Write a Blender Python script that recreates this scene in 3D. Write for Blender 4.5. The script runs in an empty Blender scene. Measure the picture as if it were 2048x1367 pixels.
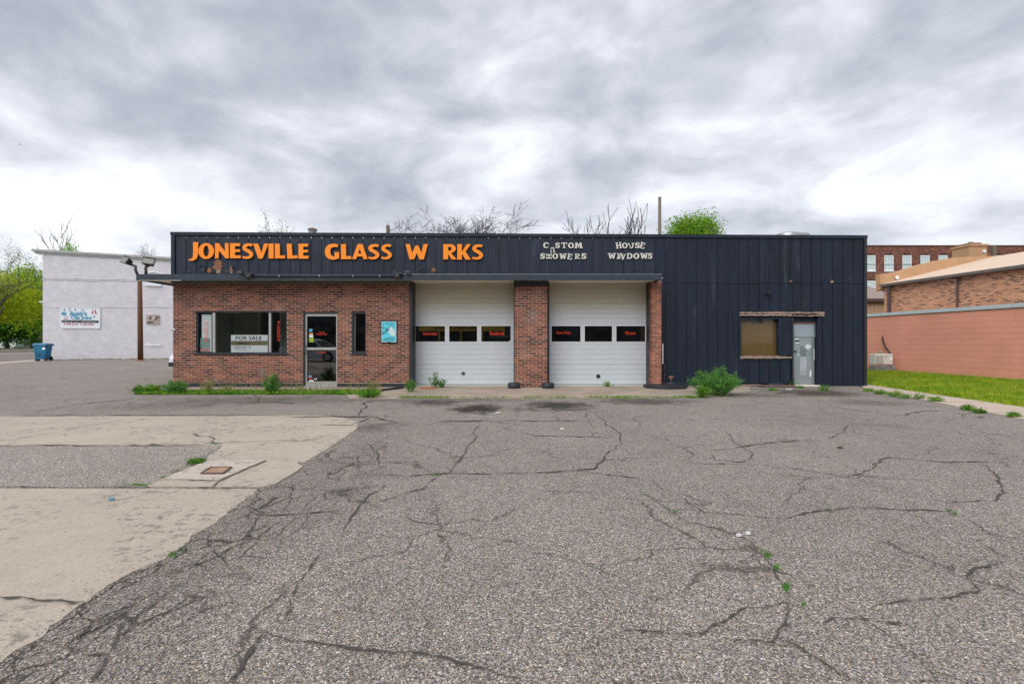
import bpy, bmesh, math, random
import numpy as np
from mathutils import Vector, Matrix
random.seed(7); np.random.seed(7)
R = math.radians
sc = bpy.context.scene
COL = sc.collection
F = 930.0; CX = 1024.0; CY = 683.5; H = 1.3
# ------------------------------------------------------------------ camera
cd = bpy.data.cameras.new('camera'); cam = bpy.data.objects.new('camera', cd); COL.objects.link(cam)
cd.sensor_width = 36; cd.lens = F/2048*36; cd.clip_end = 2000; cd.clip_start = 0.05
cam.location = (0, 0, H); cam.rotation_euler = (R(90), 0, 0)
sc.camera = cam
def fx(x, Y): return (x-CX)/F*Y
def fz(y, Y): return H+(CY-y)/F*Y
def gp(x, y, z=0.0):
    Y = (H-z)*F/(y-CY); return (fx(x, Y), Y)
# ------------------------------------------------------------------ world
SUN_EL, SUN_AZ = 42, 214     # azimuth: the direction the light comes from, clockwise from +Y
w = bpy.data.worlds.new('World'); sc.world = w; w.use_nodes = True
nt = w.node_tree; nt.nodes.clear(); N = nt.nodes; L = nt.links
def wn(t, **k):
    n = N.new(t)
    for a, b in k.items(): setattr(n, a, b)
    return n
def lk(a, b): L.new(a, b)
def wmath(op, a, b=None, c=None, clamp=False):
    n = wn('ShaderNodeMath', operation=op, use_clamp=clamp)
    for i, v in enumerate((a, b, c)):
        if v is None: continue
        if isinstance(v, (int, float)): n.inputs[i].default_value = v
        else: lk(v, n.inputs[i])
    return n.outputs[0]
out = wn('ShaderNodeOutputWorld'); bg = wn('ShaderNodeBackground'); bg.inputs[1].default_value = 0.10
lk(bg.outputs[0], out.inputs[0])
sky = wn('ShaderNodeTexSky', sky_type='NISHITA', sun_disc=False, sun_elevation=R(SUN_EL), sun_rotation=R(SUN_AZ))
tc = wn('ShaderNodeTexCoord'); sep = wn('ShaderNodeSeparateXYZ'); lk(tc.outputs['Generated'], sep.inputs[0])
zc = wmath('MAXIMUM', sep.outputs[2], 0.0); dz = wmath('ADD', zc, 0.30)
u = wmath('DIVIDE', sep.outputs[0], dz); v = wmath('DIVIDE', sep.outputs[1], dz)
cmb = wn('ShaderNodeCombineXYZ'); lk(u, cmb.inputs[0]); lk(v, cmb.inputs[1])
def wnoise(scale, detail, rough=0.5, dist=0.0, off=(0, 0, 0), stretch=(1, 1, 1), rot=0):
    m = wn('ShaderNodeMapping'); m.inputs['Location'].default_value = off; m.inputs['Scale'].default_value = stretch
    m.inputs['Rotation'].default_value = (0, 0, rot)
    lk(cmb.outputs[0], m.inputs[0])
    n = wn('ShaderNodeTexNoise'); n.inputs['Scale'].default_value = scale; n.inputs['Detail'].default_value = detail
    n.inputs['Roughness'].default_value = rough; n.inputs['Distortion'].default_value = dist
    lk(m.outputs[0], n.inputs['Vector']); return n.outputs[0]
n1 = wnoise(1.45, 9, 0.54, 0.55, (3.1, 1.7, 0), (1.0, 1.35, 1), 0.5)
mp2 = wn('ShaderNodeMapping'); mp2.inputs['Scale'].default_value = (1, 1, 1.9); mp2.inputs['Location'].default_value = (3.3, 1.1, .4); lk(tc.outputs['Generated'], mp2.inputs[0])
nn2 = wn('ShaderNodeTexNoise'); nn2.inputs['Scale'].default_value = 4.6; nn2.inputs['Detail'].default_value = 9; nn2.inputs['Roughness'].default_value = .56; nn2.inputs['Distortion'].default_value = .35; lk(mp2.outputs[0], nn2.inputs['Vector']); n2 = nn2.outputs[0]
n3 = wnoise(0.6, 3, 0.5, 0.0, (1.3, 9.7, 0))
# cloud masses: direction warped by noise, soft discs
wv = wn('ShaderNodeTexNoise'); wv.inputs['Scale'].default_value = 4.2; wv.inputs['Detail'].default_value = 9
lk(tc.outputs['Generated'], wv.inputs['Vector'])
vs = wn('ShaderNodeVectorMath', operation='SUBTRACT'); lk(wv.outputs['Color'], vs.inputs[0]); vs.inputs[1].default_value = (.5, .5, .5)
vm = wn('ShaderNodeVectorMath', operation='SCALE'); lk(vs.outputs[0], vm.inputs[0]); vm.inputs['Scale'].default_value = 0.42
va = wn('ShaderNodeVectorMath', operation='ADD'); lk(vm.outputs[0], va.inputs[0]); lk(tc.outputs['Generated'], va.inputs[1])
acc = None
CLOUDS = [  # picture x, y, angular radius, weight, stretch
 (790, 360, .13, -.20, 2.2), (1100, 345, .12, -.13, 2.0), (330, 270, .20, -.12, 2.4), (560, 130, .30, -.10, 1.8), (140, 70, .22, -.18, 2),
 (1420, 150, .26, -.16, 1.8), (1750, 250, .20, -.12, 2.5), (2000, 60, .22, -.16, 1.6), (1080, 40, .25, -.14, 2.2), (900, 190, .16, -.10, 1.6), (1800, 430, .16, -.14, 3),
 (1560, 320, .14, -.10, 2.2), (250, 420, .12, -.10, 3), (620, 420, .10, -.07, 3), (440, 70, .2, -.07, 1.6), (20, 220, .14, -.10, 1.5),
 (1330, 165, .05, .08, 1.4), (1660, 120, .12, .20, 1.8), (1400, 300, .16, .20, 1.6), (1930, 250, .18, .22, 1.9), (500, 340, .17, .17, 2.4),
 (960, 290, .13, .13, 1.6), (90, 340, .14, .16, 2.2), (30, 160, .10, .14, 1.6), (820, 110, .10, .06, 1.4), (1050, 400, .07, .10, 1.6), (1250, 60, .12, .10, 2.0), (1950, 330, .14, .14, 2.2), (100, 415, .1, .12, 3)]
for (x, y, r, wt, st) in CLOUDS:
    d = Vector(((x-CX)/F, 1, (CY-y)/F)).normalized()
    s = wn('ShaderNodeVectorMath', operation='SUBTRACT'); lk(va.outputs[0], s.inputs[0]); s.inputs[1].default_value = d
    sq = wn('ShaderNodeVectorMath', operation='MULTIPLY'); lk(s.outputs[0], sq.inputs[0]); sq.inputs[1].default_value = (1/(r*st), 1/(r*st), 1/r)
    ln = wn('ShaderNodeVectorMath', operation='LENGTH'); lk(sq.outputs[0], ln.inputs[0])
    mr = wn('ShaderNodeMapRange', interpolation_type='SMOOTHERSTEP'); lk(ln.outputs['Value'], mr.inputs[0])
    mr.inputs[1].default_value = 0; mr.inputs[2].default_value = 1.35; mr.inputs[3].default_value = wt*(.85 if wt < 0 else 1.1); mr.inputs[4].default_value = 0
    acc = mr.outputs[0] if acc is None else wmath('ADD', acc, mr.outputs[0])
s1 = wmath('MULTIPLY_ADD', n1, 0.85, -0.425); s2 = wmath('MULTIPLY_ADD', n2, 1.25, -0.625); s3 = wmath('MULTIPLY_ADD', n3, 0.30, -0.15)
tot = wmath('ADD', wmath('ADD', s1, s2), wmath('ADD', s3, acc))
base = wmath('MULTIPLY_ADD', zc, -0.05, 0.635)     # a little brighter near the horizon
val = wmath('ADD', tot, base)
rmp = wn('ShaderNodeValToRGB'); lk(val, rmp.inputs[0])
e = rmp.color_ramp.elements; e[0].position = 0.08; e[0].color = (.27, .295, .345, 1); e[1].position = 0.88; e[1].color = (.80, .82, .86, 1)
for p, c in ((.32, (.36, .39, .445, 1)), (.50, (.475, .50, .555, 1)), (.68, (.62, .645, .70, 1))):
    q = e.new(p); q.color = c
SKYK = 9.6
sca = wn('ShaderNodeVectorMath', operation='SCALE'); lk(rmp.outputs[0], sca.inputs[0]); sca.inputs['Scale'].default_value = SKYK
mx = wn('ShaderNodeMix', data_type='RGBA'); mx.inputs[0].default_value = 0.97
lk(sky.outputs[0], mx.inputs[6]); lk(sca.outputs[0], mx.inputs[7]); lk(mx.outputs[2], bg.inputs[0])
# ------------------------------------------------------------------ sun, exposure
sd = bpy.data.lights.new('sun', 'SUN'); sd.energy = 1.5; sd.angle = R(50); sd.color = (1, .97, .93)
so = bpy.data.objects.new('sun', sd); COL.objects.link(so)
dv = Vector((math.sin(R(SUN_AZ))*math.cos(R(SUN_EL)), math.cos(R(SUN_AZ))*math.cos(R(SUN_EL)), math.sin(R(SUN_EL))))
so.rotation_euler = (-dv).to_track_quat('-Z', 'Y').to_euler(); so.location = (0, 0, 30)
vsx = sc.view_settings; vsx.view_transform = 'Standard'; vsx.look = 'None'; vsx.gamma = 1; vsx.use_curve_mapping = False; vsx.exposure = 0.60
sc.cycles.max_bounces = 6; sc.cycles.transparent_max_bounces = 12; sc.cycles.use_denoising = True
sc.cycles.caustics_reflective = False; sc.cycles.caustics_refractive = False

# ------------------------------------------------------------------ materials
class Mt:
    def __init__(s, name):
        s.m = bpy.data.materials.new(name); s.m.use_nodes = True; s.t = s.m.node_tree; s.t.nodes.clear()
        s.out = s.n('ShaderNodeOutputMaterial'); s.b = s.n('ShaderNodeBsdfPrincipled'); s.l(s.b.outputs[0], s.out.inputs[0])
        s.pos = s.n('ShaderNodeNewGeometry').outputs['Position']
    def n(s, t, **k):
        x = s.t.nodes.new(t)
        for a, b in k.items(): setattr(x, a, b)
        return x
    def l(s, a, b): s.t.links.new(a, b)
    def v(s, sock, val):
        if isinstance(val, (int, float)): sock.default_value = val
        elif isinstance(val, tuple): sock.default_value = val if len(val) != 3 or sock.type == 'VECTOR' else val+(1,)
        else: s.l(val, sock)
    def math(s, op, a, b=0.0, c=0.0, clamp=False):
        x = s.n('ShaderNodeMath', operation=op, use_clamp=clamp)
        for i, q in enumerate((a, b, c)): s.v(x.inputs[i], q)
        return x.outputs[0]
    def map(s, vec, scale=(1, 1, 1), loc=(0, 0, 0)):
        x = s.n('ShaderNodeMapping'); s.l(vec, x.inputs[0]); x.inputs['Scale'].default_value = scale; x.inputs['Location'].default_value = loc
        return x.outputs[0]
    def noise(s, scale, detail=3, rough=.5, vec=None, col=False, dist=0):
        x = s.n('ShaderNodeTexNoise'); s.l(vec if vec is not None else s.pos, x.inputs['Vector'])
        x.inputs['Scale'].default_value = scale; x.inputs['Detail'].default_value = detail; x.inputs['Roughness'].default_value = rough
        x.inputs['Distortion'].default_value = dist
        return x.outputs['Color' if col else 0]
    def voro(s, scale, vec=None, feature='F1', outp='Color', rnd=1):
        x = s.n('ShaderNodeTexVoronoi', feature=feature); s.l(vec if vec is not None else s.pos, x.inputs['Vector'])
        x.inputs['Scale'].default_value = scale; x.inputs['Randomness'].default_value = rnd
        return x.outputs[outp]
    def ramp(s, fac, stops, interp='LINEAR'):
        x = s.n('ShaderNodeValToRGB'); s.v(x.inputs[0], fac); e = x.color_ramp.elements; x.color_ramp.interpolation = interp
        def cc(c): return (c, c, c, 1) if isinstance(c, (int, float)) else tuple(c)+(1,)
        e[0].position, e[0].color = stops[0][0], cc(stops[0][1]); e[1].position, e[1].color = stops[-1][0], cc(stops[-1][1])
        for p, c in stops[1:-1]: q = e.new(p); q.color = cc(c)
        return x.outputs[0]
    def mix(s, f, a, b, mode='MIX'):
        x = s.n('ShaderNodeMix', data_type='RGBA', blend_type=mode); s.v(x.inputs[0], f); s.v(x.inputs[6], a); s.v(x.inputs[7], b)
        return x.outputs[2]
    def rng(s, v, a, b, c=0.0, d=1.0):
        x = s.n('ShaderNodeMapRange', interpolation_type='SMOOTHSTEP'); s.v(x.inputs[0], v)
        for i, q in enumerate((a, b, c, d)): x.inputs[i+1].default_value = q
        return x.outputs[0]
    def bump(s, h, strength=.5, dist=.01):
        x = s.n('ShaderNodeBump'); x.inputs['Strength'].default_value = strength; x.inputs['Distance'].default_value = dist
        s.l(h, x.inputs['Height']); s.l(x.outputs[0], s.b.inputs['Normal'])
    def set(s, **k):
        for a, b in k.items(): s.v(s.b.inputs[{'color': 'Base Color', 'rough': 'Roughness', 'metal': 'Metallic', 'spec': 'Specular IOR Level'}[a]], b)
        return s.m
    def sep(s, v):
        x = s.n('ShaderNodeSeparateXYZ'); s.l(v, x.inputs[0]); return x.outputs
    def comb(s, a, b, c=0.0):
        x = s.n('ShaderNodeCombineXYZ'); s.v(x.inputs[0], a); s.v(x.inputs[1], b); s.v(x.inputs[2], c); return x.outputs[0]

def simple(name, c, rough=.6, var=.15, scale=6, bump=0, bscale=60, metal=0, spec=.5, stretch=(1, 1, 1)):
    M = Mt(name); v = M.map(M.pos, stretch)
    n = M.noise(scale, 5, .6, v)
    f = M.math('MULTIPLY_ADD', n, 2*var*1.6, 1-var*1.6)
    col = M.mix(1.0, c, M.comb(f, f, f), 'MULTIPLY')
    if bump: M.bump(M.noise(bscale, 3, .6, v), bump, .01)
    return M.set(color=col, rough=rough, metal=metal, spec=spec)

def asphalt(name, dark=1.0, special=False):
    M = Mt(name)
    c1 = M.sep(M.voro(150)); c2 = M.sep(M.voro(320))
    st = M.ramp(c1[0], [(0, .08), (.25, .145), (.55, .24), (.82, .36), (.95, .49), (1, .76)])
    hue = M.ramp(c1[1], [(0, (.98, .91, .90)), (.45, (1.07, .945, .865)), (.78, (1.13, .965, .80)), (1, (1.36, 1.0, .66))])
    fine = M.ramp(c2[0], [(0, .55), (.5, 1.0), (1, 1.45)])
    col = M.mix(1, M.mix(1, st, hue, 'MULTIPLY'), fine, 'MULTIPLY')
    big = M.noise(.45, 5, .6); med = M.noise(3.2, 6, .65)
    f = M.math('ADD', M.math('MULTIPLY_ADD', big, .55, .73), M.math('MULTIPLY_ADD', med, .40, -.20))
    f = M.math('MULTIPLY', f, dark*.90)
    if special:
        P = M.sep(M.pos)
        # worn wheel tracks, polished by tyres, run up to the doors
        wob = M.math('MULTIPLY_ADD', M.noise(1.1, 5, .6), .5, -.25)
        # open graded, broken band along the old slab
        wx = M.math('ADD', P[0], M.math('MULTIPLY_ADD', M.noise(1.3, 4), 1.2, -.6))
        band = M.math('MULTIPLY', M.rng(wx, -2.5, -2.2), M.rng(wx, -1.15, -1.75))
        band = M.math('MULTIPLY', band, M.rng(P[1], 7.5, 5.0))
        warp = M.n('ShaderNodeVectorMath', operation='MULTIPLY_ADD'); M.l(M.noise(5, 4, .6, col=True), warp.inputs[0]); warp.inputs[1].default_value = (.13, .13, 0); M.l(M.pos, warp.inputs[2])
        e1 = M.voro(4.8, M.map(warp.outputs[0], (1.3, .8, 0)), 'DISTANCE_TO_EDGE', 'Distance')
        ck = M.math('MULTIPLY', M.rng(e1, .055, .012), M.math('MULTIPLY', band, M.rng(M.noise(2.2, 3), .36, .52)))
        f = M.math('MULTIPLY', f, M.math('MULTIPLY_ADD', band, -.14, 1))
        f = M.math('MULTIPLY', f, M.math('MULTIPLY_ADD', ck, -.68, 1))
        # hairline cracks across the whole lot
        warp2 = M.n('ShaderNodeVectorMath', operation='MULTIPLY_ADD'); M.l(M.noise(1.6, 6, .62, col=True), warp2.inputs[0]); warp2.inputs[1].default_value = (.75, .75, 0); M.l(M.pos, warp2.inputs[2])
        e2 = M.voro(.85, M.map(warp2.outputs[0], (1, 1, 0)), 'DISTANCE_TO_EDGE', 'Distance')
        gate = M.rng(M.noise(.9, 3, .5, M.map(M.pos, (1, 1, 1), (5, 3, 0))), .42, .58)
        ck2 = M.math('MULTIPLY', M.rng(e2, .014, .003), gate)
        f = M.math('MULTIPLY', f, M.math('MULTIPLY_ADD', ck2, -.5, 1))
        # oil and wet dirt stains, dark tar seal by the walls
        px = M.math('ADD', P[0], M.math('MULTIPLY', wob, 1.6)); 
        for (sx, sy, rx, ry, k) in STAINS:
            a = M.math('DIVIDE', M.math('SUBTRACT', px, sx), rx)
            b = M.math('DIVIDE', M.math('ADD', M.math('SUBTRACT', P[1], sy), M.math('MULTIPLY', wob, 1.2)), ry)
            d = M.math('SQRT', M.math('ADD', M.math('MULTIPLY', a, a), M.math('MULTIPLY', b, b)))
            f = M.math('MULTIPLY', f, M.rng(M.math('ADD', d, M.math('MULTIPLY_ADD', M.noise(3.5, 6, .75), 2.2, -1.1)), .30, 1.15, 1-k, 1))
    col = M.mix(1, col, M.comb(f, f, f), 'MULTIPLY')
    h = M.math('ADD', M.math('MULTIPLY', M.voro(150, outp='Distance'), -1.0), M.math('MULTIPLY', med, .5))
    M.bump(h, .6, .005)
    return M.set(color=col, rough=.9, spec=.25)
STAINS = []
for (x, y, rx, ry, k) in ((955, 818, 62, 11, .86), (1115, 811, 80, 11, .80), (1290, 803, 110, 8, .6), (870, 806, 60, 7, .6), (925, 842, 45, 3, .6), (1045, 818, 30, 4, .4), (740, 855, 60, 12, .35),
                          (1640, 786, 100, 9, .66), (1740, 805, 90, 9, .35), (1500, 790, 100, 6, .35), (520, 800, 260, 9, .38), (330, 812, 120, 12, .25), (1760, 850, 90, 5, .2), (900, 800, 200, 6, .35)):
    X, Y = gp(x, y); ya = gp(x, y-ry)[1]; yb = gp(x, y+ry)[1]
    STAINS.append((X, (ya+yb)/2, rx/F*Y, (ya-yb)/2, k))

def concrete(name, c=(.43, .363, .297), pits=True, stain=.35):
    M = Mt(name)
    n = M.noise(1.1, 6, .62); m = M.noise(7, 6, .7); g = M.sep(M.voro(140))[0]
    f = M.math('ADD', M.math('MULTIPLY_ADD', n, stain, 1-stain/2), M.math('MULTIPLY_ADD', m, .28, -.14))
    f = M.math('ADD', f, M.math('MULTIPLY_ADD', g, .26, -.13))
    col = M.mix(1, c, M.comb(f, f, f), 'MULTIPLY')
    if pits:
        q = M.noise(9, 6, .8, M.map(M.pos, (1, 1.2, 1), (3, 8, 0)))
        gate = M.rng(M.noise(1.4, 2, .5, M.map(M.pos, (1, 1, 1), (9, 2, 0))), .44, .56)
        p = M.math('MULTIPLY', M.rng(q, .53, .60), gate)
        q2 = M.rng(M.noise(26, 3, .7), .63, .70)
        p = M.math('MAXIMUM', p, M.math('MULTIPLY', q2, .6))
        col = M.mix(M.math('MULTIPLY', p, .75), col, (.17, .145, .12))
        M.bump(M.math('SUBTRACT', M.math('MULTIPLY', m, .5), p), .5, .006)
    else: M.bump(m, .3, .005)
    return M.set(color=col, rough=.88, spec=.3)

def brick_id(name, bw, bh, x0, z0, ramp, grime=True, zax=2, uax=0, rough=.85, lightness=.25):
    """colour chosen per brick of a running-bond grid from world position"""
    M = Mt(name); P = M.sep(M.pos)
    row = M.math('FLOOR', M.math('DIVIDE', M.math('SUBTRACT', P[2], z0), bh))
    par = M.math('MULTIPLY', M.math('MODULO', row, 2.0), .5)
    uu = M.math('ADD', P[0], P[1]) if uax == 'xy' else P[uax]
    colm = M.math('FLOOR', M.math('ADD', M.math('DIVIDE', M.math('SUBTRACT', uu, x0), bw), par))
    wn_ = M.n('ShaderNodeTexWhiteNoise', noise_dimensions='2D'); M.l(M.comb(row, colm), wn_.inputs['Vector'])
    c = M.ramp(wn_.outputs[0], ramp)
    n = M.noise(35, 5, .7); b = M.noise(1.2, 4, .6)
    f = M.math('ADD', M.math('MULTIPLY_ADD', n, .55, .72), M.math('MULTIPLY_ADD', b, lightness*2, -lightness))
    c = M.mix(1, c, M.comb(f, f, f), 'MULTIPLY')
    # pale lime bloom in patches, soot on the lowest courses
    bl = M.math('MULTIPLY', M.rng(M.noise(2.3, 6, .65, M.map(M.pos, (1, 1, 1), (4, 4, 4))), .52, .72), .28)
    c = M.mix(bl, c, (.46, .36, .32))
    M.bump(n, .45, .004)
    return M.set(color=c, rough=rough, spec=.3)

def brick_tex(name, c1, c2, mortar, bw, bh, mort=.01, along='x', bumpk=.5, var=None):
    M = Mt(name)
    P = M.sep(M.pos)
    if along == 'o': oc = M.sep(M.n('ShaderNodeTexCoord').outputs['Object']); uu = oc[0]
    else: uu = P[0] if along == 'x' else P[1]
    t = M.n('ShaderNodeTexBrick'); M.l(M.comb(uu, P[2]), t.inputs[0])
    t.inputs['Scale'].default_value = 1; t.inputs['Brick Width'].default_value = bw; t.inputs['Row Height'].default_value = bh
    t.inputs['Mortar Size'].default_value = mort; t.inputs['Mortar Smooth'].default_value = .3; t.inputs['Bias'].default_value = 0
    t.inputs['Color1'].default_value = (0, 0, 0, 1); t.inputs['Color2'].default_value = (1, 1, 1, 1); t.inputs['Mortar'].default_value = (.5, .5, .5, 1)
    bc = M.ramp(M.sep(t.outputs[0])[0], var) if var else M.mix(M.sep(t.outputs[0])[0], c1, c2)
    n = M.noise(2.0, 6, .65); n2 = M.noise(22, 4, .7)
    f = M.math('ADD', M.math('MULTIPLY_ADD', n, .6, .7), M.math('MULTIPLY_ADD', n2, .4, -.2))
    bc = M.mix(1, bc, M.comb(f, f, f), 'MULTIPLY')
    c = M.mix(t.outputs['Fac'], bc, mortar)
    M.bump(M.math('SUBTRACT', M.math('MULTIPLY', n2, .4), t.outputs['Fac']), bumpk, .01)
    return M.set(color=c, rough=.85, spec=.3)

def painted(name, c, rough=.5, streak=.35, chips=0.0, under=(.34, .2, .13), zdirt=False):
    """weathered paint: vertical water streaks, chalky bloom, optional chips to bare wood"""
    M = Mt(name)
    s = M.noise(9, 5, .7, M.map(M.pos, (1, 1, .07))); g = M.noise(1.0, 5, .6); fine = M.noise(90, 3, .6, M.map(M.pos, (1, 1, .3)))
    f = M.math('ADD', M.math('MULTIPLY_ADD', s, streak*2, 1-streak), M.math('MULTIPLY_ADD', g, .4, -.2))
    col = M.mix(1, c, M.comb(f, f, f), 'MULTIPLY')
    bloom = M.math('MULTIPLY', M.rng(M.noise(5, 6, .7, M.map(M.pos, (1, 1, .12), (2, 0, 7))), .56, .80), .22)
    col = M.mix(bloom, col, (.22, .24, .28))
    specks = M.rng(M.noise(16, 2, .5, M.map(M.pos, (2.2, 1, .5))), .76, .80)
    col = M.mix(M.math('MULTIPLY', specks, .55), col, (.40, .42, .45))
    if chips:
        k = M.rng(M.noise(14, 5, .75, M.map(M.pos, (.6, 1, 2.4))), .62-chips, .66-chips)
        col = M.mix(k, col, M.mix(M.noise(40, 3), under, (.55, .43, .36)))
    M.bump(M.math('ADD', fine, s), .25, .006)
    return M.set(color=col, rough=rough+.08, spec=.22)

def glassm(name, tint=(.75, .8, .8), refl=1.0, base=.09, dirt=.04):
    M = Mt(name); M.t.nodes.remove(M.b)
    tr = M.n('ShaderNodeBsdfTransparent'); tr.inputs[0].default_value = tint+(1,)
    gl = M.n('ShaderNodeBsdfGlossy'); gl.inputs[0].default_value = (.95, .97, 1, 1); gl.inputs['Roughness'].default_value = .015
    fr = M.n('ShaderNodeFresnel'); fr.inputs[0].default_value = 1.52
    f = M.math('MULTIPLY_ADD', fr.outputs[0], refl, base, clamp=True)
    ms = M.n('ShaderNodeMixShader'); M.l(f, ms.inputs[0]); M.l(tr.outputs[0], ms.inputs[1]); M.l(gl.outputs[0], ms.inputs[2])
    df = M.n('ShaderNodeBsdfDiffuse'); df.inputs[0].default_value = (.5, .5, .5, 1)
    m2 = M.n('ShaderNodeMixShader'); M.l(M.math('MULTIPLY', M.rng(M.noise(5, 5, .7), .4, .8), dirt), m2.inputs[0])
    M.l(ms.outputs[0], m2.inputs[1]); M.l(df.outputs[0], m2.inputs[2]); M.l(m2.outputs[0], M.out.inputs[0])
    return M.m

def leafm(name, c1, c2, scale=2.5):
    M = Mt(name)
    n = M.noise(scale, 4, .6); k = M.sep(M.voro(14))[0]
    col = M.mix(M.rng(n, .35, .65), c1, c2)
    f = M.math('MULTIPLY_ADD', k, .7, .65)
    col = M.mix(1, col, M.comb(f, f, f), 'MULTIPLY')
    M.set(color=col, rough=.6, spec=.3)
    tl = M.n('ShaderNodeBsdfTranslucent'); M.l(col, tl.inputs[0])
    ms = M.n('ShaderNodeMixShader'); ms.inputs[0].default_value = .35
    M.l(M.b.outputs[0], ms.inputs[1]); M.l(tl.outputs[0], ms.inputs[2]); M.l(ms.outputs[0], M.out.inputs[0])
    return M.m

BW, BH = .2135, .0677
m_asph = asphalt('asphalt_lot', 1.0, True); m_asph2 = asphalt('asphalt_patch', 1.18); m_road = asphalt('asphalt_road', .8)
m_conc = concrete('slab_concrete'); m_conc2 = concrete('apron_concrete', (.35, .285, .225), False, 1.15); m_walk = concrete('walk_concrete', (.52, .42, .34), False)
m_crack = simple('crack_dirt', (.065, .057, .048), .95, .3, 30)
m_brick = brick_id('shop_brick', BW, BH, fx(346, 13.4), .126, [(0, (.070, .034, .027)), (.3, (.115, .050, .038)), (.55, (.185, .070, .048)), (.8, (.235, .086, .056)), (1, (.30, .11, .068))])
m_brickr = brick_id('pillar_brick_clean', BW, BH, fx(346, 13.4), .1, [(0, (.12, .048, .034)), (.4, (.21, .075, .048)), (.7, (.31, .105, .062)), (1, (.40, .14, .085))])
m_mortar = simple('mortar', (.56, .385, .30), .95, .2, 20, .3)
m_side = painted('black_siding', (.0135, .021, .036), .5, .55)
m_fas = painted('fascia_siding', (.022, .030, .048), .5, .75)  # fascia boards in a lighter tone than the wall siding
m_black = simple('black_trim', (.018, .021, .028), .5, .3, 8)
m_canopy = painted('canopy_metal', (.038, .050, .068), .4, .3)
m_beam = simple('grey_green_beam', (.065, .085, .083), .5, .2, 5)
m_soffit = simple('cream_soffit', (.80, .74, .64), .7, .15, 3)
m_peel = painted('peeling_wood', (.27, .19, .155), .8, .6, .16, (.16, .08, .055))
m_rot = simple('rotten_wood', (.26, .115, .065), .9, .6, 14, .5)
m_white = simple('white_vinyl', (.75, .76, .76), .5, .04, 4)
m_orange = simple('orange_letter_paint', (.95, .262, .003), .6, .05, 3)
m_redv = simple('red_vinyl', (.85, .06, .025), .5, .05, 3)
m_wlet = simple('white_letter_paint', (.68, .66, .60), .55, .12, 8)
m_alu = simple('aluminium', (.45, .44, .42), .38, .12, 5, metal=.55)
m_alu_d = simple('dark_aluminium', (.10, .11, .12), .4, .1, 5, metal=.4)
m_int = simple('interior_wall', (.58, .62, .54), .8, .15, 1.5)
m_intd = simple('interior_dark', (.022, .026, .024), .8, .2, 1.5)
m_glass = glassm('window_glass', (.99, 1, .99), .5, .015, .01)
m_glassd = glassm('door_glass', (.16, .17, .17), 1.2, .07, .02)
m_glassb = glassm('bay_glass', (.20, .22, .22), 1.3, .12, .02)

def garage_white():
    M = Mt('garage_door_white'); P = M.sep(M.pos)
    g = M.noise(2.2, 5, .6); s = M.noise(14, 4, .7, M.map(M.pos, (1, 1, .1)))
    tan = M.math('MULTIPLY', M.rng(P[2], 1.9, 2.6), .75)      # canopy shade on the upper sections, put in as cream colour
    col = M.mix(tan, (.55, .585, .62), (.52, .46, .30))
    f = M.math('ADD', M.math('MULTIPLY_ADD', g, .16, .92), M.math('MULTIPLY_ADD', s, .12, -.06))
    col = M.mix(1, col, M.comb(f, f, f), 'MULTIPLY')
    return M.set(color=col, rough=.42)
m_gar = garage_white()
m_wbrick = brick_tex('white_painted_brick', (.72, .71, .74), (.82, .81, .84), (.62, .61, .65), .21, .075, .012, 'o', .8)
m_mill = brick_tex('mill_brick', 0, 0, (.20, .13, .11), .30, .1, .008, 'x', .2, [(0, (.085, .032, .028)), (.45, (.14, .05, .04)), (.8, (.22, .07, .045)), (1, (.42, .15, .09))])
m_obrick = brick_tex('orange_brick', 0, 0, (.58, .42, .30), .22, .072, .012, 'o', .5, [(0, (.10, .045, .04)), (.18, (.20, .075, .055)), (.30, (.46, .19, .10)), (.7, (.58, .25, .13)), (1, (.64, .31, .17))])
m_obrickx = brick_tex('orange_brick_end', 0, 0, (.58, .42, .30), .22, .072, .012, 'x', .5, [(0, (.10, .045, .04)), (.18, (.20, .075, .055)), (.30, (.46, .19, .10)), (.7, (.58, .25, .13)), (1, (.64, .31, .17))])
def pinkm():
    M = Mt('pink_block_paint'); g = M.noise(.9, 5, .6); n = M.noise(60, 4, .7)
    f = M.math('ADD', M.math('MULTIPLY_ADD', g, .35, .82), M.math('MULTIPLY_ADD', n, .12, -.06))
    col = M.mix(1, (.74, .325, .235), M.comb(f, f, f), 'MULTIPLY')
    k = M.rng(M.noise(4, 6, .75, M.map(M.pos, (1, 1, 3))), .68, .74)
    col = M.mix(M.math('MULTIPLY', k, .35), col, (.22, .10, .08)); M.bump(n, .5, .006)
    return M.set(color=col, rough=.8)
m_pink = pinkm()
m_pinkj = simple('pink_joint', (.56, .23, .16), .9, .2, 8)
m_coping = simple('pale_coping', (.50, .56, .60), .5, .08, 3)
m_tarp = simple('tan_roof_membrane', (.48, .285, .155), .75, .18, 1.6, .3, 6)
m_tarp2 = simple('pale_roof_membrane', (.66, .50, .37), .75, .10, .8)
m_tan = simple('tan_metal', (.46, .31, .19), .5, .08, 3)
m_brown = simple('brown_metal', (.09, .06, .06), .5, .15, 4)
m_shingle = simple('grey_brown_shingle', (.28, .22, .19), .9, .3, 12, .5, 30)
m_bark = simple('bark', (.10, .075, .065), .95, .4, 6, .6, 25)
m_barkd = simple('bare_branch', (.085, .062, .072), .95, .3, 6)
m_pole = simple('weathered_pole', (.125, .055, .026), .85, .5, 5, .6, 30, stretch=(1, 1, .1))
m_gpole = simple('grey_wood_pole', (.15, .125, .09), .9, .3, 5, .4, 30, stretch=(1, 1, .1))
m_lamp = simple('lamp_bronze', (.07, .062, .055), .5, .2, 10, metal=.3)
m_lens = simple('lamp_lens', (.20, .20, .17), .25, .1, 20)
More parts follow.
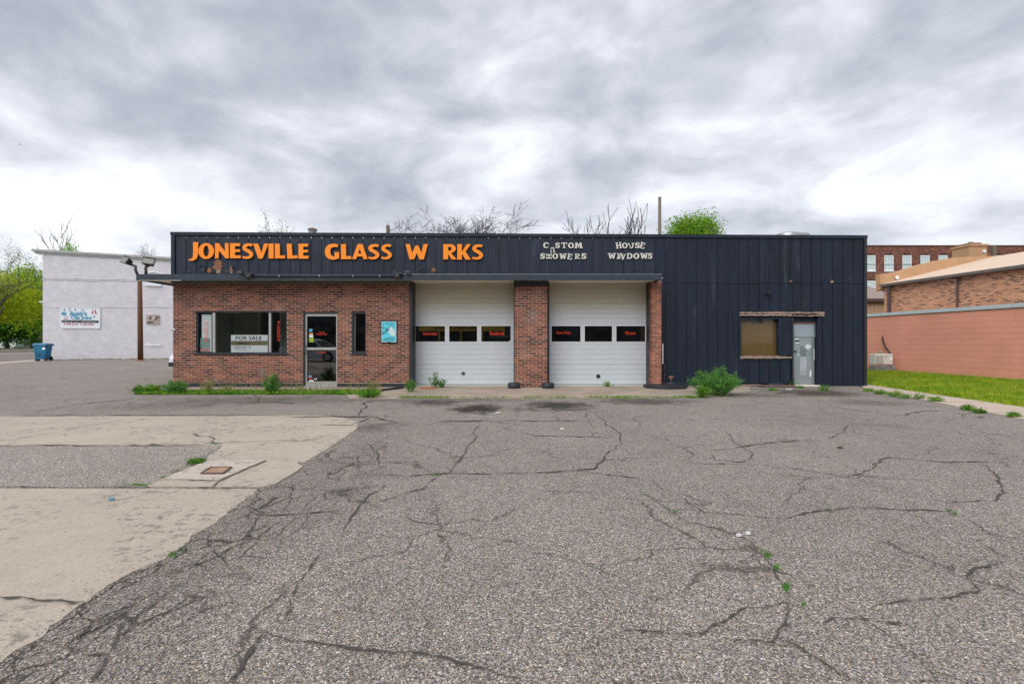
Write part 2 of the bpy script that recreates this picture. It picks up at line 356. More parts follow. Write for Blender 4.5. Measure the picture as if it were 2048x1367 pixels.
m_blue = simple('blue_plastic', (.005, .14, .27), .45, .10, 5)
m_rubber = simple('rubber', (.02, .02, .022), .8, .2, 20, .3)
m_galv = simple('galvanised', (.38, .40, .42), .4, .2, 12, metal=.7)
m_rust = simple('rusty_iron', (.36, .21, .13), .8, .35, 14, .5)
m_ac = simple('ac_cream', (.66, .64, .58), .5, .06, 5)
m_acg = simple('ac_grille', (.30, .32, .31), .6, .1, 5)
m_stone = simple('stacked_stone', (.24, .225, .22), .9, .5, 14, .6)
m_green = simple('green_pipe', (.02, .075, .055), .5, .2, 5)
m_gdoor = simple('grey_door', (.30, .34, .355), .22, .25, 2.5, .6, 3, metal=.35, spec=.8)
m_gdoor2 = simple('grey_door_panel', (.30, .36, .40), .5, .08, 3)
def boardm():
    M = Mt('amber_board'); n = M.noise(2.5, 5, .6); P = M.sep(M.pos)
    f = M.math('MULTIPLY_ADD', n, .5, .75)
    c = M.mix(1, (.19, .125, .045), M.comb(f, f, f), 'MULTIPLY')
    return M.set(color=c, rough=.7)
m_board = boardm()
m_teal = simple('teal_print', (.10, .60, .72), .5, .35, 7)
m_tealw = simple('pale_print', (.62, .70, .74), .5, .12, 12)
m_teald = simple('dark_teal_print', (.02, .14, .18), .5, .3, 16)
m_signw = simple('sign_white', (.80, .84, .88), .5, .06, 6)
m_signb = simple('sign_blue', (.06, .32, .50), .5, .1, 6)
m_signr = simple('sign_red', (.42, .02, .03), .5, .1, 6)
m_navy = simple('print_navy', (.012, .018, .045), .5, .1, 6)
m_gold = simple('sign_gold', (.30, .25, .14), .5, .1, 6)
m_wleaf = leafm('weed_leaf', (.10, .26, .02), (.20, .38, .035))
m_wleafd = leafm('mugwort_leaf', (.09, .25, .05), (.15, .34, .06), 6)
m_grass = leafm('lawn_grass', (.15, .33, .008), (.42, .47, .04), 2.2)
m_dry = leafm('dry_grass', (.36, .30, .12), (.26, .30, .09), 5)
m_lawn = simple('lawn_soil', (.22, .34, .01), .95, .35, 3)
m_leafy = leafm('yellow_green_leaf', (.36, .48, .012), (.62, .62, .015), .5)
m_leafg = leafm('green_leaf', (.15, .36, .015), (.28, .50, .02), .5)
m_leafd = leafm('dark_leaf', (.025, .11, .015), (.06, .19, .02), .4)
m_leafb = leafm('bright_leaf', (.12, .30, .02), (.26, .42, .03), .9)
m_leafp = leafm('sparse_leaf', (.20, .24, .08), (.28, .31, .09), 1)
m_carw = simple('white_car_paint', (.62, .66, .72), .22, .03, 3)
m_card = simple('dark_car_paint', (.05, .06, .08), .22, .03, 3)
m_carr = simple('red_car_paint', (.25, .02, .02), .22, .03, 3)
m_yel = simple('yellow_fascia', (.55, .36, .05), .6, .1, 3)
m_redb = simple('dark_brick_far', (.12, .05, .04), .9, .3, 3)
m_housew = simple('white_clapboard', (.62, .64, .64), .7, .06, 3)

# ------------------------------------------------------------------ mesh tools
ORI = {}
def link(o): COL.objects.link(o); return o
def empty(name, loc, rz=0.0):
    o = bpy.data.objects.new(name, None); link(o); o.location = loc; o.rotation_euler = (0, 0, rz); o.empty_display_size = .2
    ORI[o.name] = Vector(loc) if abs(rz) < 1e-9 else Vector((0, 0, 0))
    return o
def tag(o, label=None, cat=None, group=None, kind=None):
    if label: o['label'] = label
    if cat: o['category'] = cat
    if group: o['group'] = group
    if kind: o['kind'] = kind
    return o
class MB:
    def __init__(s): s.v = []; s.f = []
    def add(s, vs, fs):
        k = len(s.v); s.v += [tuple(p) for p in vs]; s.f += [tuple(i+k for i in f) for f in fs]; return s
    def box(s, x0, x1, y0, y1, z0, z1):
        return s.add([(x0, y0, z0), (x1, y0, z0), (x1, y1, z0), (x0, y1, z0), (x0, y0, z1), (x1, y0, z1), (x1, y1, z1), (x0, y1, z1)],
                     [(3, 2, 1, 0), (4, 5, 6, 7), (0, 1, 5, 4), (1, 2, 6, 5), (2, 3, 7, 6), (3, 0, 4, 7)])
    def hexa(s, p): return s.add(p, [(3, 2, 1, 0), (4, 5, 6, 7), (0, 1, 5, 4), (1, 2, 6, 5), (2, 3, 7, 6), (3, 0, 4, 7)])
    def prismY(s, pts, y0, y1):   # outline in x,z ; y0 is the front (nearer camera)
        n = len(pts); a = sum(pts[i][0]*pts[(i+1) % n][1]-pts[(i+1) % n][0]*pts[i][1] for i in range(n))
        if a < 0: pts = pts[::-1]
        return s.add([(x, y0, z) for x, z in pts]+[(x, y1, z) for x, z in pts],
                     [tuple(range(n)), tuple(range(2*n-1, n-1, -1))]+[(i, i+n, (i+1) % n+n, (i+1) % n) for i in range(n)])
    def prismZ(s, pts, z0, z1):
        n = len(pts); a = sum(pts[i][0]*pts[(i+1) % n][1]-pts[(i+1) % n][0]*pts[i][1] for i in range(n))
        if a < 0: pts = pts[::-1]
        return s.add([(x, y, z1) for x, y in pts]+[(x, y, z0) for x, y in pts],
                     [tuple(range(n)), tuple(range(2*n-1, n-1, -1))]+[(i, i+n, (i+1) % n+n, (i+1) % n) for i in range(n)])
    def tube(s, path, rad, n=6, cap=True):
        path = [Vector(p) for p in path]; k = len(s.v); m = len(path)
        if isinstance(rad, (int, float)): rad = [rad]*m
        ref = None
        for i, p in enumerate(path):
            d = (path[min(i+1, m-1)]-path[max(i-1, 0)])
            if d.length < 1e-9: d = Vector((0, 0, 1))
            d.normalize()
            if ref is None: ref = d.orthogonal().normalized()
            else:
                ref = ref-d*ref.dot(d)
                ref = d.orthogonal().normalized() if ref.length < 1e-6 else ref.normalized()
            q = d.cross(ref)
            for j in range(n):
                a = 2*math.pi*j/n; s.v.append(tuple(p+(ref*math.cos(a)+q*math.sin(a))*rad[i]))
        for i in range(m-1):
            for j in range(n):
                a = k+i*n+j; b = k+i*n+(j+1) % n; s.f.append((a, b, b+n, a+n))
        if cap: s.f.append(tuple(k+j for j in range(n))[::-1]); s.f.append(tuple(k+(m-1)*n+j for j in range(n)))
        return s
    def cyl(s, c, r, h, n=20, r2=None, axis='z'):
        c = Vector(c); ax = {'z': Vector((0, 0, h)), 'y': Vector((0, h, 0)), 'x': Vector((h, 0, 0))}[axis]
        return s.tube([c, c+ax], [r, r if r2 is None else r2], n)
    def lathe(s, c, prof, n=20):
        k = len(s.v); m = len(prof)
        for r, z in prof:
            for j in range(n):
                a = 2*math.pi*j/n; s.v.append((c[0]+r*math.cos(a), c[1]+r*math.sin(a), c[2]+z))
        for i in range(m-1):
            for j in range(n):
                a = k+i*n+j; b = k+i*n+(j+1) % n; s.f.append((a, b, b+n, a+n))
        s.f.append(tuple(k+j for j in range(n))[::-1]); s.f.append(tuple(k+(m-1)*n+j for j in range(n)))
        return s
    def build(s, name, mat, parent=None, smooth=False, bevel=0, local=False, rot=None):
        o0 = Vector((0, 0, 0))
        if parent is not None and not local: o0 = ORI.get(parent.name, Vector((0, 0, 0)))
        me = bpy.data.meshes.new(name); me.from_pydata([(a-o0.x, b-o0.y, c-o0.z) for a, b, c in s.v], [], s.f); me.materials.append(mat)
        if smooth: me.polygons.foreach_set('use_smooth', [True]*len(me.polygons))
        me.update()
        o = bpy.data.objects.new(name, me); link(o); ORI[o.name] = o0
        if parent is not None: o.parent = parent
        if bevel:
            b = o.modifiers.new('bevel', 'BEVEL'); b.width = bevel; b.segments = 2; b.limit_method = 'ANGLE'
        return o
def bx(name, mat, parent, x0, x1, y0, y1, z0, z1, bevel=0, local=False): return MB().box(x0, x1, y0, y1, z0, z1).build(name, mat, parent, bevel=bevel, local=local)
def place(name, mesh, parent, loc, local=False):
    o = bpy.data.objects.new(name, mesh); link(o); o.parent = parent
    o.location = Vector(loc)-(Vector((0, 0, 0)) if local else ORI.get(parent.name, Vector((0, 0, 0)))); return o
def copy_tree(o, parent=None):
    c = o.copy(); link(c); c.parent = parent; ORI[c.name] = ORI.get(o.name, Vector((0, 0, 0)))
    for ch in list(o.children): copy_tree(ch, c)
    return c
def text(body, mat, parent, name, x0, x1, z0, z1, y, depth=.002, bold=0.0, local=False, vertical=False, facing=1, slant=0.0):
    """lettering fitted to the box x0..x1, z0..z1 on the plane y (front towards -Y; facing=-1 towards +Y)"""
    m = MB()
    rows = list(body) if vertical else [body]
    for i, ch in enumerate(rows):
        cu = bpy.data.curves.new('t', 'FONT'); cu.body = ch; cu.extrude = 0.0; cu.offset = bold; cu.resolution_u = 3; cu.shear = slant
        ob = bpy.data.objects.new('t', cu); link(ob); dg = bpy.context.evaluated_depsgraph_get(); me = bpy.data.meshes.new_from_object(ob.evaluated_get(dg))
        vs = [v.co.copy() for v in me.vertices]; fs = [tuple(p.vertices) for p in me.polygons]
        bpy.data.objects.remove(ob); bpy.data.curves.remove(cu); bpy.data.meshes.remove(me)
        if not vs: continue
        a0 = min(v.x for v in vs); a1 = max(v.x for v in vs); b0 = min(v.y for v in vs); b1 = max(v.y for v in vs)
        if vertical:
            h = (z1-z0)/len(rows); zt0 = z1-(i+1)*h+h*.26; zt1 = z1-i*h-h*.12; X0, X1 = x0, x1
            if ch in 'I1': X0, X1 = x0+(x1-x0)*.38, x1-(x1-x0)*.38
        else: zt0, zt1, X0, X1 = z0, z1, x0, x1
        k = len(m.v)
        for v in vs:
            t = (v.x-a0)/max(a1-a0, 1e-6); t = t if facing == 1 else 1-t
            m.v.append((X0+t*(X1-X0), y-(depth if facing == 1 else -depth), zt0+(v.y-b0)/max(b1-b0, 1e-6)*(zt1-zt0)))
        m.f += [tuple(q+k for q in f) for f in fs]
    return m.build(name, mat, parent, local=local)

def brick_rects(x0, x1, z0, z1, bw, bh, gx, gz, openings=(), gap=.0125):
    """running bond pieces (x0,x1,z0,z1) on the grid anchored at gx,gz"""
    res = []
    r0 = int(math.floor((z0-gz)/bh+1e-4)); r1 = int(math.ceil((z1-gz)/bh-1e-4))
    for r in range(r0, r1):
        za = max(z0, gz+r*bh+gap/2); zb = min(z1, gz+(r+1)*bh-gap/2)
        if zb-za < .015: continue
        par = (r % 2)*.5; zc_ = (za+zb)/2
        c0 = int(math.floor((x0-gx)/bw+par)); c1 = int(math.ceil((x1-gx)/bw+par))
        for c in range(c0, c1+1):
            a = max(x0, gx+(c-par)*bw+gap/2); b = min(x1, gx+(c-par+1)*bw-gap/2)
            segs = [(a, b)] if b-a > .02 else []
            for (ox0, ox1, oz0, oz1) in openings:
                if oz0 < zc_ < oz1:
                    ns = []
                    for (p, q) in segs:
                        if q <= ox0 or p >= ox1: ns.append((p, q)); continue
                        if ox0-p > .02: ns.append((p, ox0))
                        if q-ox1 > .02: ns.append((ox1, q))
                    segs = ns
            for (p, q) in segs: res.append((p, q, za, zb))
    return res
_shared = {}
def lay(rects, parent, mat, y0, y1, name='brick', single=300, axis='x', local=False, key='b', prio=None):
    """lay pieces as objects (up to `single`), the rest as one stuff mesh; axis x: face towards -Y"""
    rects = list(rects)
    if prio: rects.sort(key=prio)
    ones, rest = rects[:single], rects[single:]
    for (a, b, c, d) in ones:
        jy = random.uniform(-.0018, .0018)
        W, Hh = round(b-a, 3), round(d-c, 3); k = (key, W, Hh, round(y1-y0, 3))
        if k not in _shared:
            m = MB()
            if axis == 'x': m.box(-W/2, W/2, 0, y1-y0, -Hh/2, Hh/2)
            else: m.box(0, y1-y0, -W/2, W/2, -Hh/2, Hh/2)
            me = bpy.data.meshes.new(name); me.from_pydata(m.v, [], m.f); me.materials.append(mat); _shared[k] = me
        loc = ((a+b)/2, y0+jy, (c+d)/2) if axis == 'x' else (y0+jy, (a+b)/2, (c+d)/2)
        place(name, _shared[k], parent, loc, local)
    if rest:
        m = MB()
        for (a, b, c, d) in rest:
            jy = random.uniform(-.0018, .0018)
            if axis == 'x': m.box(a, b, y0+jy, y1, c, d)
            else: m.box(y0+jy, y1, a, b, c, d)
        tag(m.build(name+'_field', mat, parent, local=local), kind='stuff')

# ------------------------------------------------------------------ ground
def sheet(name, pts, z, mat, parent=None, jag=0.0, step=.12, jagsides=None):
    P = []
    n = len(pts)
    for i in range(n):
        a = Vector(pts[i]); b = Vector(pts[(i+1) % n]); Ln = (b-a).length
        k = 1 if (not jag or (jagsides is not None and i not in jagsides)) else max(1, int(Ln/step))
        nn = (b-a).normalized().orthogonal() if Ln > 0 else Vector((0, 0))
        for j in range(k):
            q = a.lerp(b, j/k)
            if j: q = q+nn*random.uniform(-jag, jag)
            P.append((q.x, q.y))
    a = sum(P[i][0]*P[(i+1) % len(P)][1]-P[(i+1) % len(P)][0]*P[i][1] for i in range(len(P)))
    if a < 0: P = P[::-1]
    m = MB()
    if name in ('ground', 'parking_lot', 'road'): m.add([(x, y, z) for x, y in P], [tuple(range(len(P)))])
    else: m.prismZ(P, -.03, z)
    o = m.build(name, mat, parent)
    if parent is None: tag(o, kind='structure')
    return o
sheet('ground', [(-500, -400), (500, -400), (500, 600), (-500, 600)], -.06, simple('dull_turf', (.10, .14, .04), .95, .3, .4))
lot = sheet('parking_lot', [(-40, -26), (60, -26), (60, 13.0), (10.2, 13.0), (10.2, 60), (-10, 60), (-20, 42), (-33, 33), (-25, 15), (-40, -5)], 0.0, m_asph)
lot.name = 'parking_lot'
# road: runs obliquely away on the left; normal n=(.916,.4)
dd = Vector((-.4, .9165)); nn = Vector((.9165, .4))
def strip(name, a, b, z, mat, s0=-60, s1=260, parent=None):
    p = [nn*a+dd*s0, nn*b+dd*s0, nn*b+dd*s1, nn*a+dd*s1]
    return sheet(name, [(q.x, q.y) for q in p], z, mat, parent)
strip('road', -46, -18.2, .004, m_road)
strip('sidewalk', -18.2, -17.0, .008, m_walk)
rm = strip('road_marking', -30.3, -29.9, .010, simple('road_paint', (.62, .6, .5), .7, .15, 4))
kb = MB(); q = [nn*-46+dd*-60, nn*-46.2+dd*-60, nn*-46.2+dd*260, nn*-46+dd*260]; kb.prismZ([(a.x, a.y) for a in q], -.05, .13); tag(kb.build('kerb', m_walk), kind='structure')
strip('far_lawn', -140, -46.2, .12, simple('far_lawn_green', (.05, .13, .012), .95, .3, .6))
# old concrete pads of the fuel island
ups = [gp(-600, 833.5), gp(640, 831), gp(690, 836), gp(718, 843), gp(712, 858), gp(690, 874), gp(655, 897), gp(628, 912), gp(610, 924), gp(585, 923), gp(470, 920), gp(410, 920), gp(445, 890.5), gp(-600, 892)]
sheet('concrete_pad', ups, .0035, m_conc, None, .018, .05, (2, 3, 4, 5, 6, 7, 8, 9, 10, 11))
low = [gp(-1100, 975), gp(215, 977), gp(400, 977), gp(515, 978), gp(490, 1000), gp(455, 1027), gp(380, 1076), gp(330, 1118), gp(235, 1160), gp(180, 1200), gp(95, 1262), gp(0, 1326), (-2.12, 1.4), (-2.16, .4), (-2.1, -4), (-14, -4)]
sheet('concrete_pad', low, .0035, m_conc, None, .022, .04, (2, 3, 4, 5, 6, 7, 8, 9, 10, 11, 12))
patch = [gp(-1200, 892), gp(445, 891), gp(380, 926), gp(285, 974), gp(-1200, 974)]
sheet('asphalt_patch', patch, .0022, m_asph2, None, .012, .1, (1, 2))
blk = [gp(413, 924), gp(532, 922), gp(436, 963), gp(318, 963)]
cb = sheet('utility_pad', blk, .020, concrete('pad_concrete', (.49, .42, .36)), None, .006, .1)
sheet('utility_pad', [gp(312, 964.5), gp(434, 965), gp(424, 975), gp(293, 975)], .014, m_conc, None, .008, .1)
sheet('utility_pad', [gp(540, 921), gp(588, 923), gp(606, 933), gp(575, 955), gp(545, 972), gp(515, 975.5), gp(430, 975), gp(446, 963)], .012, m_conc, None, .012, .08)
cov = empty('access_cover', (*gp(432, 941), .02)); tag(cov, 'rusty square metal access cover set in the concrete utility pad', 'cover')
cp = [gp(423, 935.5, .02), gp(463, 935.5, .02), gp(446, 947.5, .02), gp(402, 947.5, .02)]
MB().prismZ(cp, .020, .030).build('plate', m_rust, cov)
m = MB()
for i in range(4):
    a = Vector(cp[i]+(.031,)); b = Vector(cp[(i+1) % 4]+(.031,)); m.tube([a, b], .008, 6)
m.build('rim', m_brown, cov)
# apron at the doors and the walk by the brick wall
ap = [gp(700, 797), gp(770, 797), gp(1000, 796.5), gp(1280, 796), gp(1400, 794), gp(1500, 783), (fx(1500, 13.72), 13.72), (-9.9, 13.62), gp(345, 783), gp(690, 786)]
sheet('apron', ap, .008, m_conc2, None, .012, .12, (0, 1, 2, 3, 4))
# lawn and walk on the right
sheet('sidewalk', [(8.3, 5.0), (9.75, 5.0), (10.05, 8.4), (10.35, 11), (10.75, 13.9), (11.6, 24), (10.5, 24), (10.45, 13.9), (9.85, 13.0), (9.2, 10.4), (8.56, 7.77)], .012, m_walk, None, .012, .2, (8, 9, 10))
lawn_pts = [(9.75, 5.0), (17.5, 5.0), (16.9, 12), (15.95, 22), (16, 30), (12.2, 30), (11.6, 24), (10.75, 13.9), (10.35, 11), (10.05, 8.4)]
sheet('lawn_base', lawn_pts, .018, m_lawn)
for i in range(1, 9):     # joints in the sidewalk
    Y = 5.6+i*1.45; a = (8.56+(Y-7.77)*.24+.03, Y); b = (9.75+(Y-5)*.112-.02, Y+.05)
    mm = MB().add([(a[0], Y-.006, .0135), (b[0], Y+.044, .0135), (b[0], Y+.056, .0135), (a[0], Y+.006, .0135)], [(0, 1, 2, 3)]); tag(mm.build('sidewalk_joint', m_crack), kind='structure')

def crack(pts, wpx=2.2, z=.0075, mat=m_crack, amp=1.0, name='crack'):
    """a crack following picture points; built as a thin jagged ribbon of dirt lying in the surface"""
    P = [Vector(gp(*p)) for p in pts]; Q = []
    for i in range(len(P)-1):
        k = max(2, int((P[i+1]-P[i]).length/(.012*max(1.5, P[i].y))))
        for j in range(k): Q.append(P[i].lerp(P[i+1], j/k))
    Q.append(P[-1]); n = len(Q)
    off = 0.0; S = []
    for i, q in enumerate(Q):
        d = (Q[min(i+1, n-1)]-Q[max(i-1, 0)]); d = d.normalized() if d.length > 0 else Vector((1, 0)); nr = Vector((-d.y, d.x))
        off = off*.80+random.gauss(0, .0026*max(1.5, q.y))*amp; S.append((q+nr*off, nr))
    m = MB(); V = []
    for i, (q, nr) in enumerate(S):
        t = i/(n-1); w_ = min(.035, (1+max(0, 3.4-q.y)*.5)*wpx*.40*q.y/F*(1+abs(nr.y)*(q.y/H-1)*.6))*(.35+.65*abs(math.sin(t*9+len(pts))))*random.uniform(.25, 1.35)*(min(1, t*6, (1-t)*6)+.15)
        V += [(q.x+nr.x*w_, q.y+nr.y*w_, z), (q.x-nr.x*w_, q.y-nr.y*w_, z)]
    m.add(V, [(2*i, 2*i+1, 2*i+3, 2*i+2) for i in range(n-1)])
    return m.build(name, mat, lot)
CR = [([(768, 966), (745, 985), (722, 1010), (700, 1035), (686, 1065)], 5), ([(872, 952), (850, 975), (800, 992), (735, 1010)], 3), ([(960, 846), (945, 880), (935, 905), (900, 945), (872, 952)], 3.2),
 ([(700, 950), (800, 952), (872, 950), (1000, 948), (1130, 945), (1190, 938), (1240, 890), (1235, 865), (1215, 850), (1188, 820)], 2.6), ([(1190, 938), (1150, 942), (1300, 960), (1345, 1000)], 1.6),
 ([(1280, 985), (1320, 1004), (1340, 1022), (1370, 1045), (1440, 1060), (1500, 1085), (1520, 1110), (1548, 1135), (1570, 1175), (1580, 1205)], 2.4),
 ([(1350, 990), (1410, 1025), (1480, 1028), (1560, 1040)], 2.4), ([(1530, 1045), (1570, 1035), (1650, 1022), (1715, 1014), (1800, 1018), (1890, 1022), (1925, 1035), (1965, 1065), (2048, 1082)], 3),
 ([(1580, 1205), (1480, 1215), (1440, 1240), (1400, 1262), (1340, 1262), (1248, 1258), (1200, 1285), (1190, 1310)], 3), ([(1580, 1205), (1550, 1270), (1540, 1285), (1455, 1280)], 3.5),
 ([(1550, 1280), (1590, 1290), (1640, 1320), (1680, 1350), (1720, 1367)], 3.5), ([(1640, 1245), (1680, 1238), (1770, 1245), (1830, 1250)], 3), ([(1740, 1215), (1800, 1200), (1900, 1195), (1960, 1185), (1940, 1160), (1950, 1140), (2020, 1120)], 3),
 ([(2020, 1120), (1985, 1100), (1965, 1090)], 2), ([(2020, 1120), (2048, 1125)], 2), ([(530, 1267), (570, 1280), (660, 1290), (720, 1308), (830, 1310), (900, 1318), (970, 1340), (1060, 1362)], 4.2),
 ([(530, 1267), (505, 1300), (480, 1345), (465, 1367)], 7), ([(560, 1250), (600, 1170), (625, 1130), (640, 1100)], 3), ([(500, 1020), (515, 1030), (600, 1027), (690, 1020)], 3), ([(515, 1030), (505, 1060), (480, 1100)], 2.5),
 ([(735, 885), (750, 905), (765, 935)], 2), ([(1680, 955), (1730, 945), (1765, 920), (1780, 916), (1900, 925), (1960, 925), (2048, 928)], 2), ([(1960, 925), (1995, 950), (2010, 980), (1985, 1002), (1890, 1006)], 2.8),
 ([(1418, 900), (1470, 895), (1530, 888), (1620, 880), (1670, 885)], 1.8), ([(1418, 900), (1420, 922), (1490, 926), (1510, 910), (1480, 893), (1450, 860)], 1.8), ([(1348, 925), (1490, 928), (1600, 938), (1690, 955), (1780, 978), (1850, 1000)], 1.6),
 ([(300, 1180), (340, 1150), (420, 1120), (470, 1095), (560, 1060)], 3), ([(200, 1290), (260, 1260), (300, 1210), (380, 1160)], 3.2), ([(160, 1310), (215, 1312), (180, 1367)], 4), ([(215, 1312), (240, 1250), (330, 1190)], 3.5),
 ([(90, 1330), (130, 1290), (190, 1250), (260, 1200), (300, 1180)], 3), ([(640, 850), (700, 850), (740, 836), (640, 832)], 2.5), ([(560, 835), (740, 833), (790, 845)], 5), ([(0, 832), (300, 831), (560, 832)], 2.5),
 ([(30, 830), (160, 808), (350, 790)], 2.2), ([(440, 815), (560, 800), (640, 790)], 1.6), ([(720, 832), (730, 805), (760, 800)], 2.8), ([(350, 815), (500, 805), (600, 806)], 1.4), ([(500, 808), (520, 798), (510, 790)], 1.4),
 ([(985, 852), (1080, 872), (1160, 873), (1240, 878)], 1.5), ([(900, 845), (1000, 842), (1190, 842)], 1.6), ([(1060, 822), (1130, 820), (1190, 819)], 4), ([(1172, 822), (1190, 860)], 1.6), ([(1430, 1010), (1350, 985)], 1.6),
 ([(850, 930), (790, 925), (745, 940)], 1.2), ([(1660, 880), (1690, 860), (1700, 850)], 1.2), ([(1500, 800), (1560, 815), (1590, 822)], 1.2), ([(1620, 800), (1700, 820), (1760, 824)], 1.6), ([(1800, 830), (1850, 822), (1890, 822)], 1.4)]
for p, wp in CR: crack(p, wp)
for p, wp in [([(0, 884), (100, 868), (255, 838)], 2), ([(310, 892), (395, 868), (480, 842)], 1.2), ([(385, 866), (420, 876), (445, 889)], 1.6), ([(0, 1195), (40, 1200), (110, 1203), (175, 1206)], 5),
              ([(-100, 892), (130, 891), (300, 891), (445, 890)], 2), ([(-100, 975), (130, 975.5), (290, 975), (340, 974), (430, 977), (515, 977)], 2), ([(200, 890), (600, 882), (660, 872)], 1.0)]:
    crack(p, wp, .0125)
crack([(313, 963.6), (436, 964)], 1.8, .0215); crack([(436, 966), (480, 945), (536, 922)], 1.8, .0215)

# ------------------------------------------------------------------ vegetation tools
def leaf_cloud(pts, size, n=1, flat=.5, aspect=.55):
    """numpy: n diamond leaves round every point -> verts, faces"""
    P = np.repeat(np.asarray(pts, float), n, axis=0); k = len(P)
    a = np.random.normal(size=(k, 3)); a[:, 2] *= flat; a /= np.linalg.norm(a, axis=1, keepdims=True)+1e-9
    b = np.random.normal(size=(k, 3)); b -= a*(a*b).sum(1, keepdims=True); b /= np.linalg.norm(b, axis=1, keepdims=True)+1e-9
    s = size*np.random.uniform(.6, 1.35, (k, 1))
    V = np.stack([P, P+a*s*.5+b*s*aspect*.5, P+a*s, P+a*s*.5-b*s*aspect*.5], 1).reshape(-1, 3)
    return V, k
def leaf_obj(name, pts, size, mat, parent, n=1, flat=.5, aspect=.55, local=True):
    V, k = leaf_cloud(pts, size, n, flat, aspect)
    if not local: V = V-np.array(ORI.get(parent.name, Vector((0, 0, 0))))
    me = bpy.data.meshes.new(name); me.vertices.add(len(V)); me.vertices.foreach_set('co', V.ravel())
    me.loops.add(4*k); me.loops.foreach_set('vertex_index', np.arange(4*k)); me.polygons.add(k)
    me.polygons.foreach_set('loop_start', np.arange(k)*4); me.polygons.foreach_set('loop_total', np.full(k, 4)); me.update(calc_edges=True)
    me.materials.append(mat); o = bpy.data.objects.new(name, me); link(o); o.parent = parent; return o

def tree(name, label, cat, x, Y, top, width_px, bark, leaf=None, seed=1, leaf_size=.2, leaf_n=6, levels=5, trunk_r=.25, spread=.55, up=.35, crown_base=.35, group=None, droop=0, twig=.02, leaf2=None, first=None, sides=5, kids=(3, 4), clear=0.3, dome=None):
    """x: picture column of the trunk, Y: distance, top: picture row of the highest twig, width_px: crown width"""
    rnd = random.Random(seed); X = fx(x, Y); Hh = fz(top, Y); Wd = width_px/F*Y
    t = empty(name, (X, Y, 0)); tag(t, label, cat, group)
    segs = []; tips = []
    def grow(p, d, ln, r, lev):
        steps = 4 if lev < 2 else 3; pts = [p]; rr = [r]
        r_end = max(twig*.6, r*(.62 if lev else .75))
        for i in range(steps):
            d = (d+Vector((rnd.gauss(0, .13), rnd.gauss(0, .13), rnd.gauss(0, .08)+(up*.10 if lev else 0)-droop*.1*lev))).normalized()
            p = p+d*ln/steps; pts.append(p); rr.append(r+(r_end-r)*(i+1)/steps)
        segs.append((pts, rr, lev))
        if lev >= levels-1: tips.extend(pts[1:]); return
        if lev >= levels-3: tips.extend(pts[2:])
        k = rnd.randint(*kids)
        for j in range(k):
            a = rnd.uniform(0, 2*math.pi); q = d.orthogonal().normalized(); q2 = d.cross(q)
            sp = spread*rnd.uniform(.6, 1.3); nd = (d+(q*math.cos(a)+q2*math.sin(a))*sp*1.4+Vector((0, 0, up*.5))).normalized()
            f = rnd.uniform(.35, 1) if j else 1; idx = min(len(pts)-1, max(1, int(round(f*(len(pts)-1)))))
            grow(pts[idx], nd, ln*rnd.uniform(.58, .82), max(twig*.7, rr[idx]*rnd.uniform(.5, .75)), lev+1)
    grow(Vector((0, 0, 0)), Vector((0, 0, 1)), Hh*clear, trunk_r, 0)
    allp = [q for s in segs for q in s[0]]
    zt = max(q.z for q in allp); wx = max(abs(q.x) for q in allp)*2
    zz_all = sorted(q.z for q in allp); xx_all = sorted(abs(q.x) for q in allp)
    sz = Hh/zz_all[int(len(zz_all)*.997)]; sx = Wd/max(2*xx_all[int(len(xx_all)*.95)], .1)
    def S(q): return Vector((q.x*sx, q.y*sx, q.z*sz))
    m = MB()
    for pts, rr, lev in segs: m.tube([S(q) for q in pts], [max(r_, twig*.5) for r_ in rr], sides if lev < 2 else 3, cap=False)
    m.build('trunk' if leaf else 'branches', bark, t, local=True, smooth=True)
    if leaf:
        T = np.array([S(q) for q in tips])
        if dome:      # full crown: clumps spread through a lumpy ellipsoid between the top and the lowest branches
            zb_ = dome[0]; nc = dome[1]; rz = (Hh-zb_)/2; rs = np.random.RandomState(seed); D = rs.normal(size=(nc, 3)); D /= np.linalg.norm(D, axis=1, keepdims=True)
            D *= (rs.uniform(.25, 1, (nc, 1))**.45)*(1-.18*rs.rand(nc, 1)); T2 = D*np.array([Wd/2, Wd/2, rz])+np.array([0, 0, zb_+rz])
            T2[:, 2] -= .12*rz*(np.abs(T2[:, 0])/(Wd/2))**2
            cl = rs.normal(size=(nc, dome[2], 3))*np.array([1, 1, .6])*Wd*.055; T = (T2[:, None]+cl).reshape(-1, 3); leaf_n = 1
        T = np.repeat(T, leaf_n, 0)+np.random.normal(0, leaf_size*2.2, (len(T)*leaf_n, 3))
        leaf_obj('crown', T, leaf_size, leaf, t)
        if leaf2: 
            sel = T[np.random.rand(len(T)) < .3]; leaf_obj('crown', sel, leaf_size, leaf2, t)
    return t

